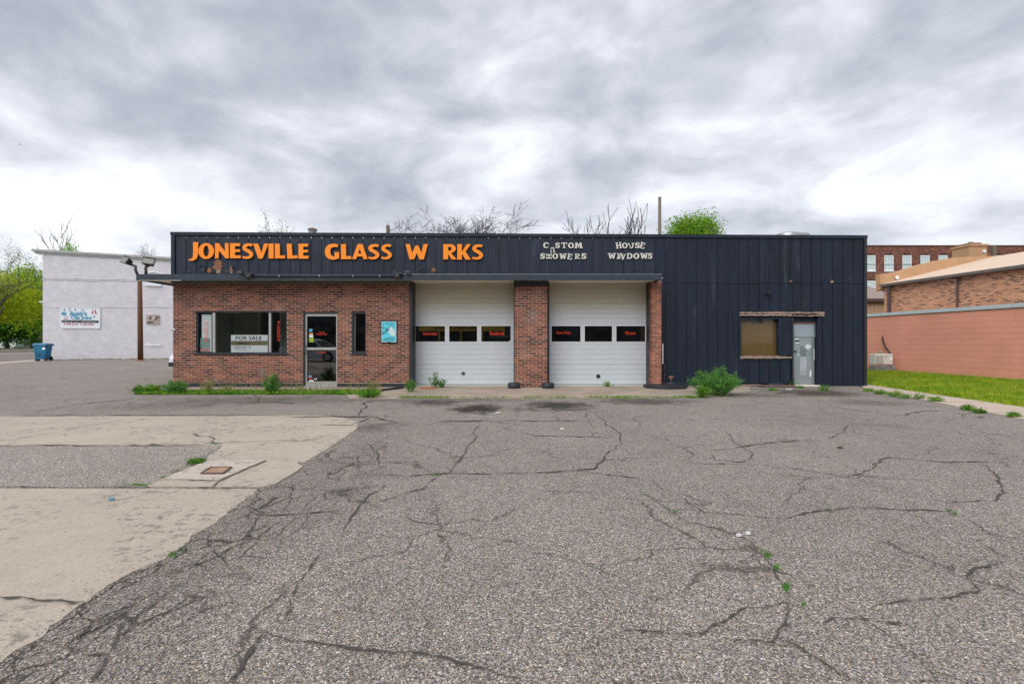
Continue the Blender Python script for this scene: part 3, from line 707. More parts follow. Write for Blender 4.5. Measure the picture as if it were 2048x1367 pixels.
def weed(name, label, cat, x, y, hpx, wpx, mat, seed, stems=22, leaf=.035, per=26, group=None, z=.01, upright=.8, Y=None):
    """bushy weed rooted at picture point (x,y)"""
    rnd = random.Random(seed); np.random.seed(seed)
    if Y is None: X, Y = gp(x, y)
    else: X = fx(x, Y)
    Hh = hpx/F*Y; Wd = wpx/F*Y/2; t = empty(name, (X, Y, z)); tag(t, label, cat, group)
    m = MB(); L_ = []
    for i in range(stems):
        a = rnd.uniform(0, 2*math.pi); rr = Wd*math.sqrt(rnd.random()); b = Vector((math.cos(a)*rr*.35, math.sin(a)*rr*.25, 0))
        hh = Hh*(1-.55*(rr/Wd)**2)*rnd.uniform(.65, 1.0); tip = Vector((math.cos(a)*rr, math.sin(a)*rr*.7, hh))
        mid = b.lerp(tip, .5)+Vector((0, 0, hh*.12)); pts = [b, b.lerp(mid, .5), mid, mid.lerp(tip, .5)+Vector((0, 0, hh*.05)), tip]
        m.tube(pts, [.006, .005, .004, .003, .002], 3, cap=False)
        for j in range(per):
            f = rnd.uniform(.12, 1)**.8; k = min(3, int(f*4)); q = pts[k].lerp(pts[k+1], f*4-k)
            L_.append((q.x+rnd.gauss(0, leaf*.7), q.y+rnd.gauss(0, leaf*.7), max(.01, q.z+rnd.gauss(0, leaf*.5))))
    m.build('stalks', m_wleafd, t, local=True)
    leaf_obj('foliage', L_, leaf, mat, t, 2, .6, .32)
    return t
def blades(name, pts, hmin, hmax, wd, mat, parent=None, lean=.35):
    """grass blades: 3-vertex curved slips"""
    P = np.asarray(pts, float); k = len(P); h = np.random.uniform(hmin, hmax, k); a = np.random.uniform(0, 2*np.pi, k)
    wx = np.cos(a)*wd; wy = np.sin(a)*wd; la = np.random.uniform(0, 2*np.pi, k); ln = np.random.uniform(0, lean, k)*h
    V = np.zeros((k, 5, 3)); V[:, 0] = P; V[:, 0, 0] -= wx; V[:, 0, 1] -= wy; V[:, 1] = P; V[:, 1, 0] += wx; V[:, 1, 1] += wy
    mid = P.copy(); mid[:, 2] += h*.6; mid[:, 0] += np.cos(la)*ln*.35; mid[:, 1] += np.sin(la)*ln*.35
    V[:, 2] = mid; V[:, 2, 0] += wx*.7; V[:, 2, 1] += wy*.7; V[:, 3] = mid; V[:, 3, 0] -= wx*.7; V[:, 3, 1] -= wy*.7
    V[:, 4] = P; V[:, 4, 2] += h; V[:, 4, 0] += np.cos(la)*ln; V[:, 4, 1] += np.sin(la)*ln
    b = np.arange(k)*5; loops = np.stack([b, b+1, b+2, b+3, b+3, b+2, b+4], 1).ravel()
    me = bpy.data.meshes.new(name); me.vertices.add(5*k); me.vertices.foreach_set('co', V.reshape(-1, 3).ravel())
    me.loops.add(7*k); me.loops.foreach_set('vertex_index', loops); me.polygons.add(2*k)
    st = np.stack([np.arange(k)*7, np.arange(k)*7+4], 1).ravel(); me.polygons.foreach_set('loop_start', st)
    me.polygons.foreach_set('loop_total', np.tile([4, 3], k)); me.update(calc_edges=True); me.materials.append(mat)
    o = bpy.data.objects.new(name, me); link(o)
    if parent: o.parent = parent
    return o

# ================================================================== the shop
YB, YS, YC, YD = 13.4, 13.70, 12.8, 13.9
shop = empty('shop_building', (0, 13.7, 0))
tag(shop, 'long low shop with red brick front, black board siding and two white garage doors', 'building')
def grid_boxes(m, x0, x1, z0, z1, y0, y1, ops):
    xs = sorted({x0, x1, *[min(max(v, x0), x1) for o in ops for v in o[:2]]}); zs = sorted({z0, z1, *[min(max(v, z0), z1) for o in ops for v in o[2:]]})
    for i in range(len(xs)-1):
        for j in range(len(zs)-1):
            cx, cz = (xs[i]+xs[i+1])/2, (zs[j]+zs[j+1])/2
            if any(o[0] < cx < o[1] and o[2] < cz < o[3] for o in ops): continue
            if xs[i+1]-xs[i] < 1e-4 or zs[j+1]-zs[j] < 1e-4: continue
            m.box(xs[i], xs[i+1], y0, y1, zs[j], zs[j+1])
    return m
BX0, BX1 = fx(346, YB), fx(819, YB); BZ0, BZ1 = .126, 2.98
ow = (fx(391, YB), fx(574.5, YB), fz(706.5, YB), fz(622, YB)); od = (fx(605.5, YB), fx(674.5, YB), -.01, fz(623.5, YB)); on = (fx(702.5, YB), fx(731.5, YB), fz(706.5, YB), fz(623.5, YB))
OPS = [ow, od, on]
bw_ = grid_boxes(MB(), BX0+.006, BX1-.006, 0, BZ1, YB+.004, YB+.24, OPS).build('brick_wall', m_mortar, shop)
wall_rects = brick_rects(BX0, BX1, BZ0, BZ1, BW, BH, BX0, BZ0, OPS)
lay(wall_rects, bw_, m_brick, YB, YB+.09, single=300, prio=lambda r: (abs((r[0]+r[1])/2+5.0)//.6*.4+abs((r[2]+r[3])/2-1.2)) )
# black painted plinth, in pieces with a step at each butt joint
for a, b, h in ((346, 470, .122), (470.3, 604.5, .118), (675, 691, .115), (691.3, 818.5, .112)): bx('plinth', m_black, shop, fx(a, YB), fx(b, YB), YB-.035, YB+.0, 0, h, .006)
# side and back walls, roof
sw = MB().box(BX0+.006, BX0+.2, YB+.25, 27, 0, 3.0).build('side_wall', m_mortar, shop)
sr = brick_rects(YB+.11, 16.2, 0.0, 2.98, BW, BH, YB, BZ0-2*BH); lay(sr, sw, m_brick, BX0, BX0+.09, axis='y', single=0, name='brick')
bx('side_wall', m_side, shop, -10.03, -9.93, YS+.05, 27, 3.1, 4.45); bx('side_wall', m_side, shop, 10.30, 10.42, YS+.04, 27, -.05, 4.36); bx('back_wall', m_side, shop, -9.93, 10.30, 26.9, 27, 0, 4.4)
bx('roof', simple('roof_tar', (.08, .08, .08), .9), shop, -9.93, 10.30, YS+.05, 26.9, 4.12, 4.2)
# -- siding
SX0, SX1 = fx(351, YS), fx(1727, YS)
def ztop(x): t = (x-SX0)/(SX1-SX0); return fz(470.5, YS)*(1-t)+fz(475.5, YS)*t
zseam = fz(566, YS); W_ = (fx(1480, YS), fx(1583, YS), fz(715, YS), fz(633, YS)); D_ = (fx(1585, YS), fx(1645, YS), -.1, fz(633, YS))
XR = fx(1323, YS)
back = MB(); grid_boxes(back, SX0-.1, SX1+.1, 3.1, 4.35, YS+.024, YS+.05, []); grid_boxes(back, 4.012, SX1+.1, -.05, 3.1, YS+.024, YS+.05, [(fx(1476, YS), fx(1648, YS), -.06, fz(628, YS))]); 
siding = back.build('siding', m_black, shop)
nb = int(round((SX1-SX0)/.305)); pitch = (SX1-SX0)/nb
for i in range(nb):
    a = SX0+i*pitch+.009; b = a+pitch-.018; jy = random.uniform(0, .004); fas = (a+b)/2 < XR-.1
    zb = 3.1 if fas else zseam+.003
    m = MB().hexa([(a, YS+jy, zb), (b, YS+jy, zb), (b, YS+.022, zb), (a, YS+.022, zb), (a, YS+jy, ztop(a)), (b, YS+jy, ztop(b)), (b, YS+.022, ztop(b)), (a, YS+.022, ztop(a))])
    m.build('siding_board', m_fas if fas else m_side, siding)
    if not fas or b > XR:
        a2 = max(a, XR-.15); cuts = sorted({a2, b, *[v for v in (W_[0], W_[1], D_[0], D_[1]) if a2 < v < b]})
        for k in range(len(cuts)-1):
            p, q = cuts[k], cuts[k+1]; c = (p+q)/2
            if q-p < .03: continue
            zz = [(-.055-.0*c, zseam-.006)]
            if W_[0] < c < W_[1]: zz = [(.08, W_[2]), (W_[3], zseam-.006)]
            elif D_[0]-.04 < c < D_[1]: zz = [(D_[3], zseam-.006)]
            for z0, z1 in zz: bx('siding_board', m_side, siding, p, q, YS-.006+jy, YS+.022, z0, z1)
bx('seam_flashing', m_fas, siding, XR-.02, SX1, YS-.014, YS-.007, zseam-.010, zseam-.004)
for a, b, z1 in ((fx(343, YS), fx(350.5, YS), fz(465, YS)), (fx(1727.5, YS), fx(1733, YS), fz(471.5, YS))):
    bx('corner_trim', m_black if a > 0 else m_fas, shop, a, b, YS-.03, YS+.05, 3.1 if a < 0 else -.06, z1-.05, .004)
tz0, tz1 = fz(464.5, YS), fz(471.2, YS); TX0, TX1 = fx(342, YS), fx(1734, YS); seg = 9
for i in range(seg):   # metal coping in lengths
    a = TX0+(TX1-TX0)*i/seg; b = TX0+(TX1-TX0)*(i+1)/seg-.006; za = tz0+(tz1-tz0)*i/seg; zb = tz0+(tz1-tz0)*(i+1)/seg
    m = MB().hexa([(a, YS-.035, za-.085), (b, YS-.035, zb-.085), (b, YS+.12, zb-.085), (a, YS+.12, za-.085), (a, YS-.035, za), (b, YS-.035, zb), (b, YS+.12, zb), (a, YS+.12, za)])
    m.add([(a, YS-.042, za-.012), (b, YS-.042, zb-.012), (b, YS-.042, zb+.004), (a, YS-.042, za+.004), (a, YS+.13, za+.004), (b, YS+.13, zb+.004)], [(0, 1, 2, 3), (3, 2, 5, 4)])
    m.build('coping', m_fas, shop)
# rotted openings in the fascia boards
def ragged(cx, cz, rx, rz, n=22, up=1.0):
    return [(cx+rx*math.cos(2*math.pi*i/n)*random.uniform(.45, 1.25), cz+rz*math.sin(2*math.pi*i/n)*random.uniform(.65, 1.15)*(up if math.sin(2*math.pi*i/n) > 0 else .75)) for i in range(n)]
zc0 = 3.30
for (px, py, rx, rz, mt) in ((436, 532, 9, 14, m_rot), (437, 542, 7, 7, m_peel), (418, 541, 7, 6, m_rot), (456, 543, 9, 3, m_black), (463, 540, 3.2, 9, m_rot), (463, 545, 3, 2.5, m_peel), (406, 540, 5, 6, m_black), (379, 543, 5, 3, m_black), (867, 540, 5, 6, m_rot), (862, 546, 9, 2, m_black), (845, 544, 7, 2, m_black), (1664, 563.5, 4, 3, m_peel), (1581, 562.5, 3, 2.5, m_rot), (993, 548, 5, 1.6, m_black), (1273, 540, 6, 1.2, m_black)):
    X = fx(px, YS); z = fz(py, YS); m = MB().prismY(ragged(X, z, rx/F*YS, rz/F*YS), YS-.011-random.uniform(0, .003), YS-.0085)
    m.build('rot_patch', mt, siding)
for (px, py, w_, h_, ang) in ((408, 532, 8, 3, -.5), (412, 538, 7, 2.5, .9), (399, 531, 5, 2, .1), (466, 534, 7, 2, 1.2), (425, 546, 12, 1.5, .15), (842, 540, 10, 1.5, .5)):
    X = fx(px, YS-.02); z = fz(py, YS-.02); c, s_ = math.cos(ang), math.sin(ang); W2, H2 = w_/F*YS/2, h_/F*YS/2
    MB().prismY([(X+c*a-s_*b, z+s_*a+c*b) for a, b in ((-W2, -H2), (W2, -H2*.4), (W2*.9, H2), (-W2*.8, H2*.7))], YS-.045, YS-.02).build('splinter', m_fas, siding)
# -- canopy
can = MB()
CX0, CX1 = fx(272, YC), fx(1323, YC); zt, zb = 3.165, 3.0
parts_x = [CX0, fx(500, YC), fx(806, YC), fx(1060, YC), CX1]
canopy = MB().box(CX0+.03, CX1-.03, YC+.04, YS-.03, 3.075, 3.15).box(CX0+.03, BX0-.02, YS-.03, 17.5, 3.075, 3.15).build('canopy', m_canopy, shop)
for i in range(4): bx('fascia_panel', m_canopy, canopy, parts_x[i]+.002, parts_x[i+1]-.002, YC, YC+.035, zb+(.0 if i != 1 else .004), zt-(.01 if i > 1 else 0), .004)
bx('fascia_panel', m_canopy, canopy, CX0, CX0+.028, YC+.037, 17.5, zb, zt); bx('fascia_panel', m_canopy, canopy, CX1-.03, CX1, YC+.037, YS-.035, zb, zt)
bx('soffit', m_soffit, canopy, CX0+.03, BX0-.0, YC+.04, 17.5, 3.055, 3.073)
for i, (a, b) in enumerate(((346, 820), (820, 905), (905, 1062), (1062, 1190), (1190, 1322))): bx('soffit', m_soffit, canopy, fx(a, 13)+(.0 if i else .03), fx(b, 13)-.004, YC+.04, YD+.06, 3.055-.004*(i % 2), 3.073)
bx('soffit_strip', m_soffit, canopy, fx(276, YC), fx(362, YC), YC+.006, YC+.036, zb-.012, zb-.001)
bx('drip_edge', m_galv, canopy, fx(806, YC), fx(1323, YC), YC-.004, YC+.05, zt-.006, zt+.004)
for a, b in ((343, 640), (640.5, 822)): bx('beam', m_beam, shop, fx(a, 13.36), fx(b, 13.36), 13.33, YB+.2, 2.982, 3.053)
# -- pillars
def pillar(x0, x1, y0, y1, z1, mt, grid0):
    p = bx('brick_pillar', m_mortar, shop, x0+.006, x1-.006, y0+.004, y1, 0, z1)
    lay(brick_rects(x0, x1, 0, z1, BW, BH, grid0, BZ0-2*BH), p, mt, y0, y0+.09, single=300, key='p'+mt.name)
    return p
PX0, PX1 = fx(1029, 13.3), fx(1095, 13.3)
pm = pillar(PX0, PX1, 13.3, 13.95, 2.895, m_brick, BX0)
for i, px in enumerate((PX0, PX1)):   # returns of the middle pillar
    lay(brick_rects(13.395, 13.8, 0, 2.895, BW, BH, 13.3, BZ0-2*BH), pm, m_brick, px if i == 0 else px-.09, (px if i == 0 else px-.09)+.09, axis='y', single=0)
bx('lintel', m_black, shop, PX0-.02, PX1+.02, 13.28, 13.9, 2.897, 3.05)
QX0, QX1 = fx(1303, 13.36), fx(1323, 13.36)
pr = pillar(QX0, QX1, 13.36, YS+.02, 3.05, m_brickr, QX0+.07)
lay(brick_rects(13.455, YS-.02, 0, 3.05, BW, BH, 13.30, BZ0-2*BH), pr, m_brick, QX0, QX0+.09, axis='y', single=0)
# -- garage bays
def garage(px0, px1, vents, labels, extra):
    x0, x1 = fx(px0, YD), fx(px1, YD);
    z1 = fz(566, YD); z0 = .012
    wz0, wz1 = fz(688.5, YD), fz(646.5, YD)
    door = bx('garage_door', m_gar, shop, x0+.01, x1-.01, YD+.035, YD+.05, z0, wz0+.02); 
    bx('top_backing', m_gar, door, x0+.01, x1-.01, YD+.035, YD+.05, wz1-.02, z1)
    bx('bottom_seal', m_rubber, door, x0, x1, YD-.005, YD+.03, z0-.004, z0+.022)
    # sections, each of ribbed sheet: raised bands with recessed grooves between
    def sec(a, b, k):
        m = MB(); h = (b-a)/k
        for i in range(k): m.prismY([(x0, a+i*h+.006), (x1, a+i*h+.006), (x1, a+(i+1)*h-.006), (x0, a+(i+1)*h-.006)], YD, YD+.033)
        m.box(x0, x1, YD+.009, YD+.034, a+.002, b-.002)
        m.build('door_section', m_gar, door, bevel=0)
    zs = [z0+.022, z0+.022+(wz0-z0-.022)*.5, wz0]
    sec(zs[0], zs[1], 4); sec(zs[1], zs[2], 4)
    sec(wz1, wz1+(z1-wz1)*.5, 4); sec(wz1+(z1-wz1)*.5, z1, 4)
    # glazed section
    wps = [(px0+5+(px1-px0-10)*i/3+ (3 if i else 0), px0+5+(px1-px0-10)*(i+1)/3-(3 if i < 2 else 0)) for i in range(3)]
    ops = [(fx(a, YD), fx(b, YD), fz(684, YD), fz(650.5, YD)) for a, b in wps]
    grid_boxes(MB(), x0, x1, wz0, wz1, YD-.004, YD+.034, ops).build('window_section', m_gar, door)
    for o in ops:
        m = MB(); t = .016
        for q in ((o[0], o[1], o[2], o[2]+t), (o[0], o[1], o[3]-t, o[3]), (o[0], o[0]+t, o[2]+t, o[3]-t), (o[1]-t, o[1], o[2]+t, o[3]-t)): m.box(q[0], q[1], YD-.010, YD+.03, q[2], q[3])
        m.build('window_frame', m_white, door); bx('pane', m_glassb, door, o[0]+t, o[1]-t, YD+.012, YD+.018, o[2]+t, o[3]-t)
    for (tx, a, b, y0, y1) in labels: text(tx, m_redv, door, 'lettering', fx(a, YD), fx(b, YD), fz(y1, YD), fz(y0, YD), YD+.010, bold=.0, slant=.1)
    for (vx, vy, kind) in vents:
        X, z = fx(vx, YD), fz(vy, YD); m = MB().lathe((0, 0, 0), [(.062, 0), (.062, .012), (.048, .02), (.046, .004), (.001, .004)], 24)
        m.v = [(a+X, YD-c, b+z) for a, b, c in m.v]; vt = m.build('vent_ring', m_galv if kind else m_lamp, door, smooth=True)
        m = MB().lathe((0, 0, 0), [(.045, 0), (.045, .006), (.001, .006)], 20); m.v = [(a+X, YD-c-.0, b+z) for a, b, c in m.v]; m.build('vent_plate', m_alu_d if kind else m_intd, door)
    for (a, b) in ((x0-.05, x0-.002), (x1+.002, x1+.05)): bx('door_jamb', m_black, shop, a, b, YD-.30, YD+.05, 0, 3.05)
    return door
garage(825, 1027.5, [(926.5, 746.5, 1)], [('Automotive', 845.5, 874, 663, 670), ('Residential', 979.5, 1008, 662, 670)], 0)
garage(1097, 1296.5, [(1196.5, 752, 0)], [('Stone Chips', 1113, 1141, 662, 669), ('Mirrors', 1250.5, 1271, 662, 669)], 1)
bx('bay_sticker', m_white, shop, fx(1019, YD), fx(1023, YD), YD+.008, YD+.011, fz(683, YD), fz(681, YD))
# walls round the bays
hb = MB(); grid_boxes(hb, fx(818.5, YB)+.0, 4.008, 0, 3.055, YD+.052, YD+.16, [(fx(825, YD), fx(1027.5, YD), -.01, fz(567, YD)), (fx(1097, YD), fx(1296.5, YD), -.01, fz(567, YD))]); hb.build('bay_wall', m_black, shop)
bx('jamb_post', m_black, shop, fx(819.3, 13.38), fx(823.5, 13.38), 13.38, YD+.05, 0, 3.05); 
bx('jamb_post', m_black, shop, fx(1298, 13.6)+.0, fx(1302, 13.6), 13.6, YD+.05, 0, 3.05)
# interior
inn = MB()
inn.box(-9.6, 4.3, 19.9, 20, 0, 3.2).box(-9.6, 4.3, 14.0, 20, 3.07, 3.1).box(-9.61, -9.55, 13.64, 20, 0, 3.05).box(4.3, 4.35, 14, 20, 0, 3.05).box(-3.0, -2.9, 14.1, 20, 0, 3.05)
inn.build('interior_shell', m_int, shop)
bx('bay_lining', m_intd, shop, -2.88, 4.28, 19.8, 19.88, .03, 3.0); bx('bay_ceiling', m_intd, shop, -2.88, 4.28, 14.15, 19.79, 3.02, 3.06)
grid_boxes(MB(), -9.5, -3.05, .02, 3.0, 15.9, 16.0, [(-8.6, -7.9, 0, 2.3), (-7.2, -5.9, 0, 2.3), (-5.5, -4.9, 0, 2.1)]).build('partition_wall', m_int, shop)
bx('interior_floor', m_int, shop, -9.5, 4.3, 13.66, 19.9, .01, .02)
for (a, b) in ((-8.66, -7.84), (-7.3, -5.8)):
    m = MB()
    for q in ((a, a+.08, .02, 2.38), (b-.08, b, .02, 2.38), (a, b, 2.3, 2.38)): m.box(q[0], q[1], 15.86, 15.898, q[2], q[3])
    m.build('door_casing', m_soffit, shop)
# -- storefront window
sf = MB(); x0, x1, z0, z1 = ow; t = .055
yF0, yF1 = YB+.022, YB+.10
for q in ((x0, x1, z0, z0+.03), (x0, x1, z1-.04, z1)): sf.box(q[0], q[1], YB+.02, YB+.18, q[2], q[3])
sf.box(x0, x0+t, YB+.02, YB+.18, z0+.03, z1-.04).box(x1-.05, x1, YB+.02, YB+.18, z0+.03, z1-.04)
win = sf.build('storefront_window', m_black, shop); bx('window_sill', m_black, win, x0-.04, x1+.03, YB-.03, YB+.02, z0-.035, z0+.004); bx('window_head', m_black, win, x0-.01, x1+.01, YB-.01, YB+.018, z1-.03, z1+.008)
mu = [fx(398, YB+.1), fx(431, YB+.1), fx(542.5, YB+.1)]
for c, w2 in zip(mu, (.014, .040, .034)): bx('mullion', m_alu, win, c-w2, c+w2, yF0, yF1, z0+.03, z1-.04, .004)
for k, (a, b) in enumerate(((mu[0]+.014, mu[1]-.04), (mu[1]+.04, mu[2]-.034), (mu[2]+.034, x1-.05))): bx('pane', m_glass, win, a, b, YB+.05, YB+.056, z0+.03, z1-.04)
text('MIRRORS', m_redv, win, 'lettering', fx(411.5, YB+.105), fx(418.5, YB+.105), fz(684, YB), fz(642.5, YB), YB+.048, bold=.0, vertical=True)
text('SCREENS', m_redv, win, 'lettering', fx(557, YB+.105), fx(562, YB+.105), fz(683, YB), fz(641, YB), YB+.048, bold=.0, vertical=True)
mp = empty('mirror_panel', (fx(412, 13.75), 13.75, z0)); tag(mp, 'pale mirror panel standing behind the MIRRORS lettering in the shop window', 'mirror')
bx('sheet', simple('pale_mirror', (.80, .86, .90), .35, .1, 2), mp, fx(403.5, 13.49), fx(423, 13.49), 13.49, 13.50, fz(703, 13.57), fz(629, 13.57)); bx('lower_band', simple('pink_band', (.55, .28, .29), .5), mp, fx(404, 13.56), fx(422.5, 13.56), 13.482, 13.488, fz(703, 13.56), fz(696, 13.56)); bx('wedge', simple('pale_teal', (.26, .38, .38), .5), mp, fx(404, 13.56), fx(422.5, 13.56), 13.482, 13.488, fz(695, 13.56), fz(676, 13.56))
fs = empty('for_sale_sign', (fx(499, 13.6), 13.6, z0+.03)); tag(fs, 'white and olive for sale sign standing inside the shop window', 'sign')
SX = lambda p: fx(p, 13.50); SZ = lambda p: fz(p, 13.50)
bx('board', m_signw, fs, SX(462), SX(535.5), 13.50, 13.51, SZ(704.5), SZ(669.5)); bx('stripe', simple('olive_stripe', (.20, .17, .09), .5), fs, SX(462.5), SX(535), 13.494, 13.499, SZ(690), SZ(682))
bx('divider', m_navy, fs, SX(462.5), SX(535), 13.492, 13.4935, SZ(682.2), SZ(681.5))
text('FOR SALE', m_navy, fs, 'lettering', SX(471.5), SX(523.5), SZ(679.5), SZ(671.8), 13.498, bold=.015); text('COMMERCIAL', m_navy, fs, 'lettering', SX(471), SX(501.5), SZ(688), SZ(684), 13.491, bold=.01)
text('CENTURY 21', m_navy, fs, 'lettering', SX(467.5), SX(501.5), SZ(696), SZ(692), 13.498, bold=.0); text('Realty', m_signr, fs, 'lettering', SX(473), SX(494), SZ(700.5), SZ(697.5), 13.498)
# -- glass door
x0, x1, z0, z1 = od; z0 = .03
dr = MB(); dr.box(x0+.045, x0+.10, YB+.05, YB+.12, z0, z1-.045).box(x1-.05, x1-.0, YB+.05, YB+.12, z0, z1-.045).box(x0+.10, x1-.05, YB+.05, YB+.12, z1-.12, z1-.045)
bx('door_surround', m_black, shop, x0, x0+.043, YB+.01, YB+.2, 0, z1); bx('door_surround', m_black, shop, x0+.043, x1, YB+.01, YB+.2, z1-.043, z1)
bx('threshold', m_galv, shop, x0+.04, x1, YB-.02, YB+.2, .008, .03)
door = dr.build('glass_door', m_alu, shop); bx('bottom_rail', m_alu, door, x0+.10, x1-.05, YB+.05, YB+.12, z0, z0+.13); zr = fz(697.5, YB); bx('push_bar', m_alu, door, x0+.10, x1-.05, YB+.035, YB+.10, zr-.03, zr+.03, .005)
m = MB(); m.tube([(x0+.075, YB+.05, 1.12), (x0+.075, YB+.0, 1.10), (x0+.075, YB+.0, .96), (x0+.075, YB+.05, .94)], .011, 8); m.build('handle', m_alu_d, door, smooth=True)
bx('lock', m_alu_d, door, x0+.06, x0+.09, YB+.035, YB+.048, 1.16, 1.21)
bx('pane', m_glassd, door, x0+.10, x1-.05, YB+.08, YB+.088, zr+.03, z1-.12); bx('pane', m_glassd, door, x0+.10, x1-.05, YB+.08, YB+.088, z0+.13, zr-.03)
yl = YB+.077
text('Hours', m_redv, door, 'lettering', fx(636, YB), fx(647, YB), fz(665, YB), fz(662, YB), yl, bold=.0); text('Monday-Friday', m_redv, door, 'lettering', fx(630.5, YB), fx(652, YB), fz(670.3, YB), fz(666, YB), yl, bold=.0, slant=.15)
text('NO SMOKING', m_redv, door, 'lettering', fx(631.5, YB), fx(649.5, YB), fz(706, YB), fz(703, YB), yl, bold=.0)
for (a, b, c, d, mt) in ((616, 622.5, 657, 663, simple('cyan_sticker', (.10, .38, .60), .5)), (616.2, 624, 665.5, 668.5, simple('orange_sticker', (.75, .35, .08), .5)), (616.2, 624, 669.3, 674, m_signw), (616.2, 625, 675, 684, simple('lime_sticker', (.30, .42, .03), .5)),
    (615.2, 621, 750.5, 754.5, simple('blue_sticker', (.2, .32, .5), .5)), (614.5, 622.5, 755.3, 758.3, m_signr), (616, 625, 760.2, 763, m_signw), (626, 632, 757, 758.6, m_signw)):
    bx('sticker', mt, door, fx(a, YB), fx(b, YB), yl-.003, yl, fz(d, YB), fz(c, YB))
# -- narrow window
x0, x1, z0, z1 = on; nw = MB()
for q in ((x0, x1, z0, z0+.06), (x0, x1, z1-.05, z1), (x0, x0+.055, z0+.06, z1-.05), (x1-.02, x1, z0+.06, z1-.05)): nw.box(q[0], q[1], YB+.02, YB+.2, q[2], q[3])
nw = nw.build('narrow_window', m_black, shop); bx('sash', m_alu, nw, x0+.058, x0+.085, YB+.10, YB+.15, z0+.06, z1-.05); bx('pane', m_glassd, nw, x0+.085, x1-.02, YB+.12, YB+.128, z0+.06, z1-.05)
bx('window_sill', m_black, nw, x0-.02, x1+.02, YB-.02, YB+.018, z0-.03, z0+.002)
# -- framed print
po = empty('framed_poster', (fx(777.5, YB), YB-.03, fz(685, YB))); tag(po, 'teal poster in a black frame on the brick wall beside the narrow window', 'poster')
QX = lambda p: fx(p, YB-.03); QZ = lambda p: fz(p, YB-.03)
m = MB()
for (a, b, c, d) in ((761, 794, 640.5, 642), (761, 794, 684, 685.5), (761, 762.5, 642, 684), (792.7, 794, 642, 684)): m.box(QX(a), QX(b), YB-.035, YB-.004, QZ(d), QZ(c))
m.build('frame', m_black, po); bx('print', m_teal, po, QX(762.5), QX(792.7), YB-.022, YB-.010, QZ(684), QZ(642))
m = MB()
for q in ((762.7, 792.5, 642.2, 643.2), (762.7, 792.5, 682.8, 683.8), (762.7, 763.7, 643.2, 682.8), (791.5, 792.5, 643.2, 682.8)): m.box(QX(q[0]), QX(q[1]), YB-.0245, YB-.0225, QZ(q[3]), QZ(q[2]))
m.build('border', m_tealw, po)
MB().prismY([(QX(a), QZ(b)) for a, b in ((778, 667), (777, 660), (779, 654), (783, 653), (787, 655), (788, 661), (790, 663), (789.5, 672), (784, 671), (781, 669))], YB-.0242, YB-.0225).build('figure', m_tealw, po)
m = MB(); m.tube([(QX(778.5), YB-.026, QZ(659)), (QX(778.2), YB-.026, QZ(654)), (QX(780), YB-.026, QZ(652)), (QX(784), YB-.026, QZ(652.3)), (QX(786.5), YB-.026, QZ(655)), (QX(787), YB-.026, QZ(657.5))], .006, 6); m.build('arch', m_teald, po)
m = MB()
for i in range(26):
    a = random.uniform(764.5, 774) if i < 18 else random.uniform(772, 777); b = random.uniform(645, 668) if i < 18 else random.uniform(656, 664); r = random.uniform(.6, 1.5)
    m.prismY([(QX(a+r*1.4*math.cos(k*1.05+i)), QZ(b+r*math.sin(k*1.05+i))) for k in range(6)], YB-.0240-.00005*i, YB-.0226)
m.build('foliage_print', m_teald, po)
for i, (a, b, c) in enumerate(((770, 789, 646), (774, 789, 648), (767, 789, 674.5), (768, 787, 676.5), (766, 788, 678.5), (765, 789, 680.5))): bx('print_line', m_teald, po, QX(a), QX(b), YB-.0238, YB-.0226, QZ(c+.5), QZ(c-.3))
bx('plate', m_black, po, QX(775), QX(782), YB-.038, YB-.036, QZ(685), QZ(682.8))
# -- side window and grey door in the black siding
rec = fx(1476, YS), fx(1648, YS)
zz = fz(633, YS)
grid_boxes(MB(), rec[0], rec[1], -.05, fz(628, YS), YS+.10, YS+.14, [(fx(1481, YS+.1), fx(1559, YS+.1), fz(712, YS+.1), fz(637, YS+.1)), (fx(1586, YS+.1), fx(1632, YS+.1), -.06, fz(644, YS+.1))]).build('recess_wall', m_side, shop)
fr_ = MB()
for q in ((1478.5, 1482, 634.5, 713), (1557, 1565, 634.5, 713), (1482, 1557, 634.5, 638)): fr_.box(fx(q[0], YS), fx(q[1], YS), YS-.004, YS+.098, fz(q[3], YS), fz(q[2], YS))
sidew = fr_.build('boarded_window', m_side, shop)
bx('board', m_board, sidew, fx(1480, YS+.1), fx(1560, YS+.1), YS+.15, YS+.16, fz(714, YS+.1), fz(636, YS+.1)); bx('pane', glassm('film_glass', (.95, .93, .88), .35, .0, 0), sidew, fx(1480, YS+.1), fx(1560, YS+.1), YS+.142, YS+.146, fz(714, YS+.1), fz(636, YS+.1))
m = MB()
for i in range(14): a = random.uniform(1482, 1520); m.box(fx(a, YS+.1), fx(a+random.uniform(3, 8), YS+.1), YS+.1485-.0002*i, YS+.1495, fz(640+random.uniform(1, 7), YS+.1), fz(637, YS+.1))
m.build('stain', m_intd, sidew)
bx('infill_panel', m_side, shop, fx(1565.5, YS), fx(1583, YS), YS+.0, YS+.03, fz(711, YS), zz)
bx('infill_post', m_black, shop, fx(1583.5, YS), fx(1587, YS), YS-.01, YS+.099, -.02, fz(635, YS))
def peeled(name, a, b, y0, y1, proj, n=34):
    X0, X1, Z0, Z1 = fx(a, YS), fx(b, YS), fz(y1, YS), fz(y0, YS); m = MB(); top = []; bot = []
    for i in range(n+1):
        x = X0+(X1-X0)*i/n; top.append((x, Z1+random.uniform(-.016, .006))); bot.append((x, Z0+random.uniform(-.008, .014)))
    m.prismY(bot+top[::-1], YS-proj, YS-.008); return m.build(name, m_peel, shop)
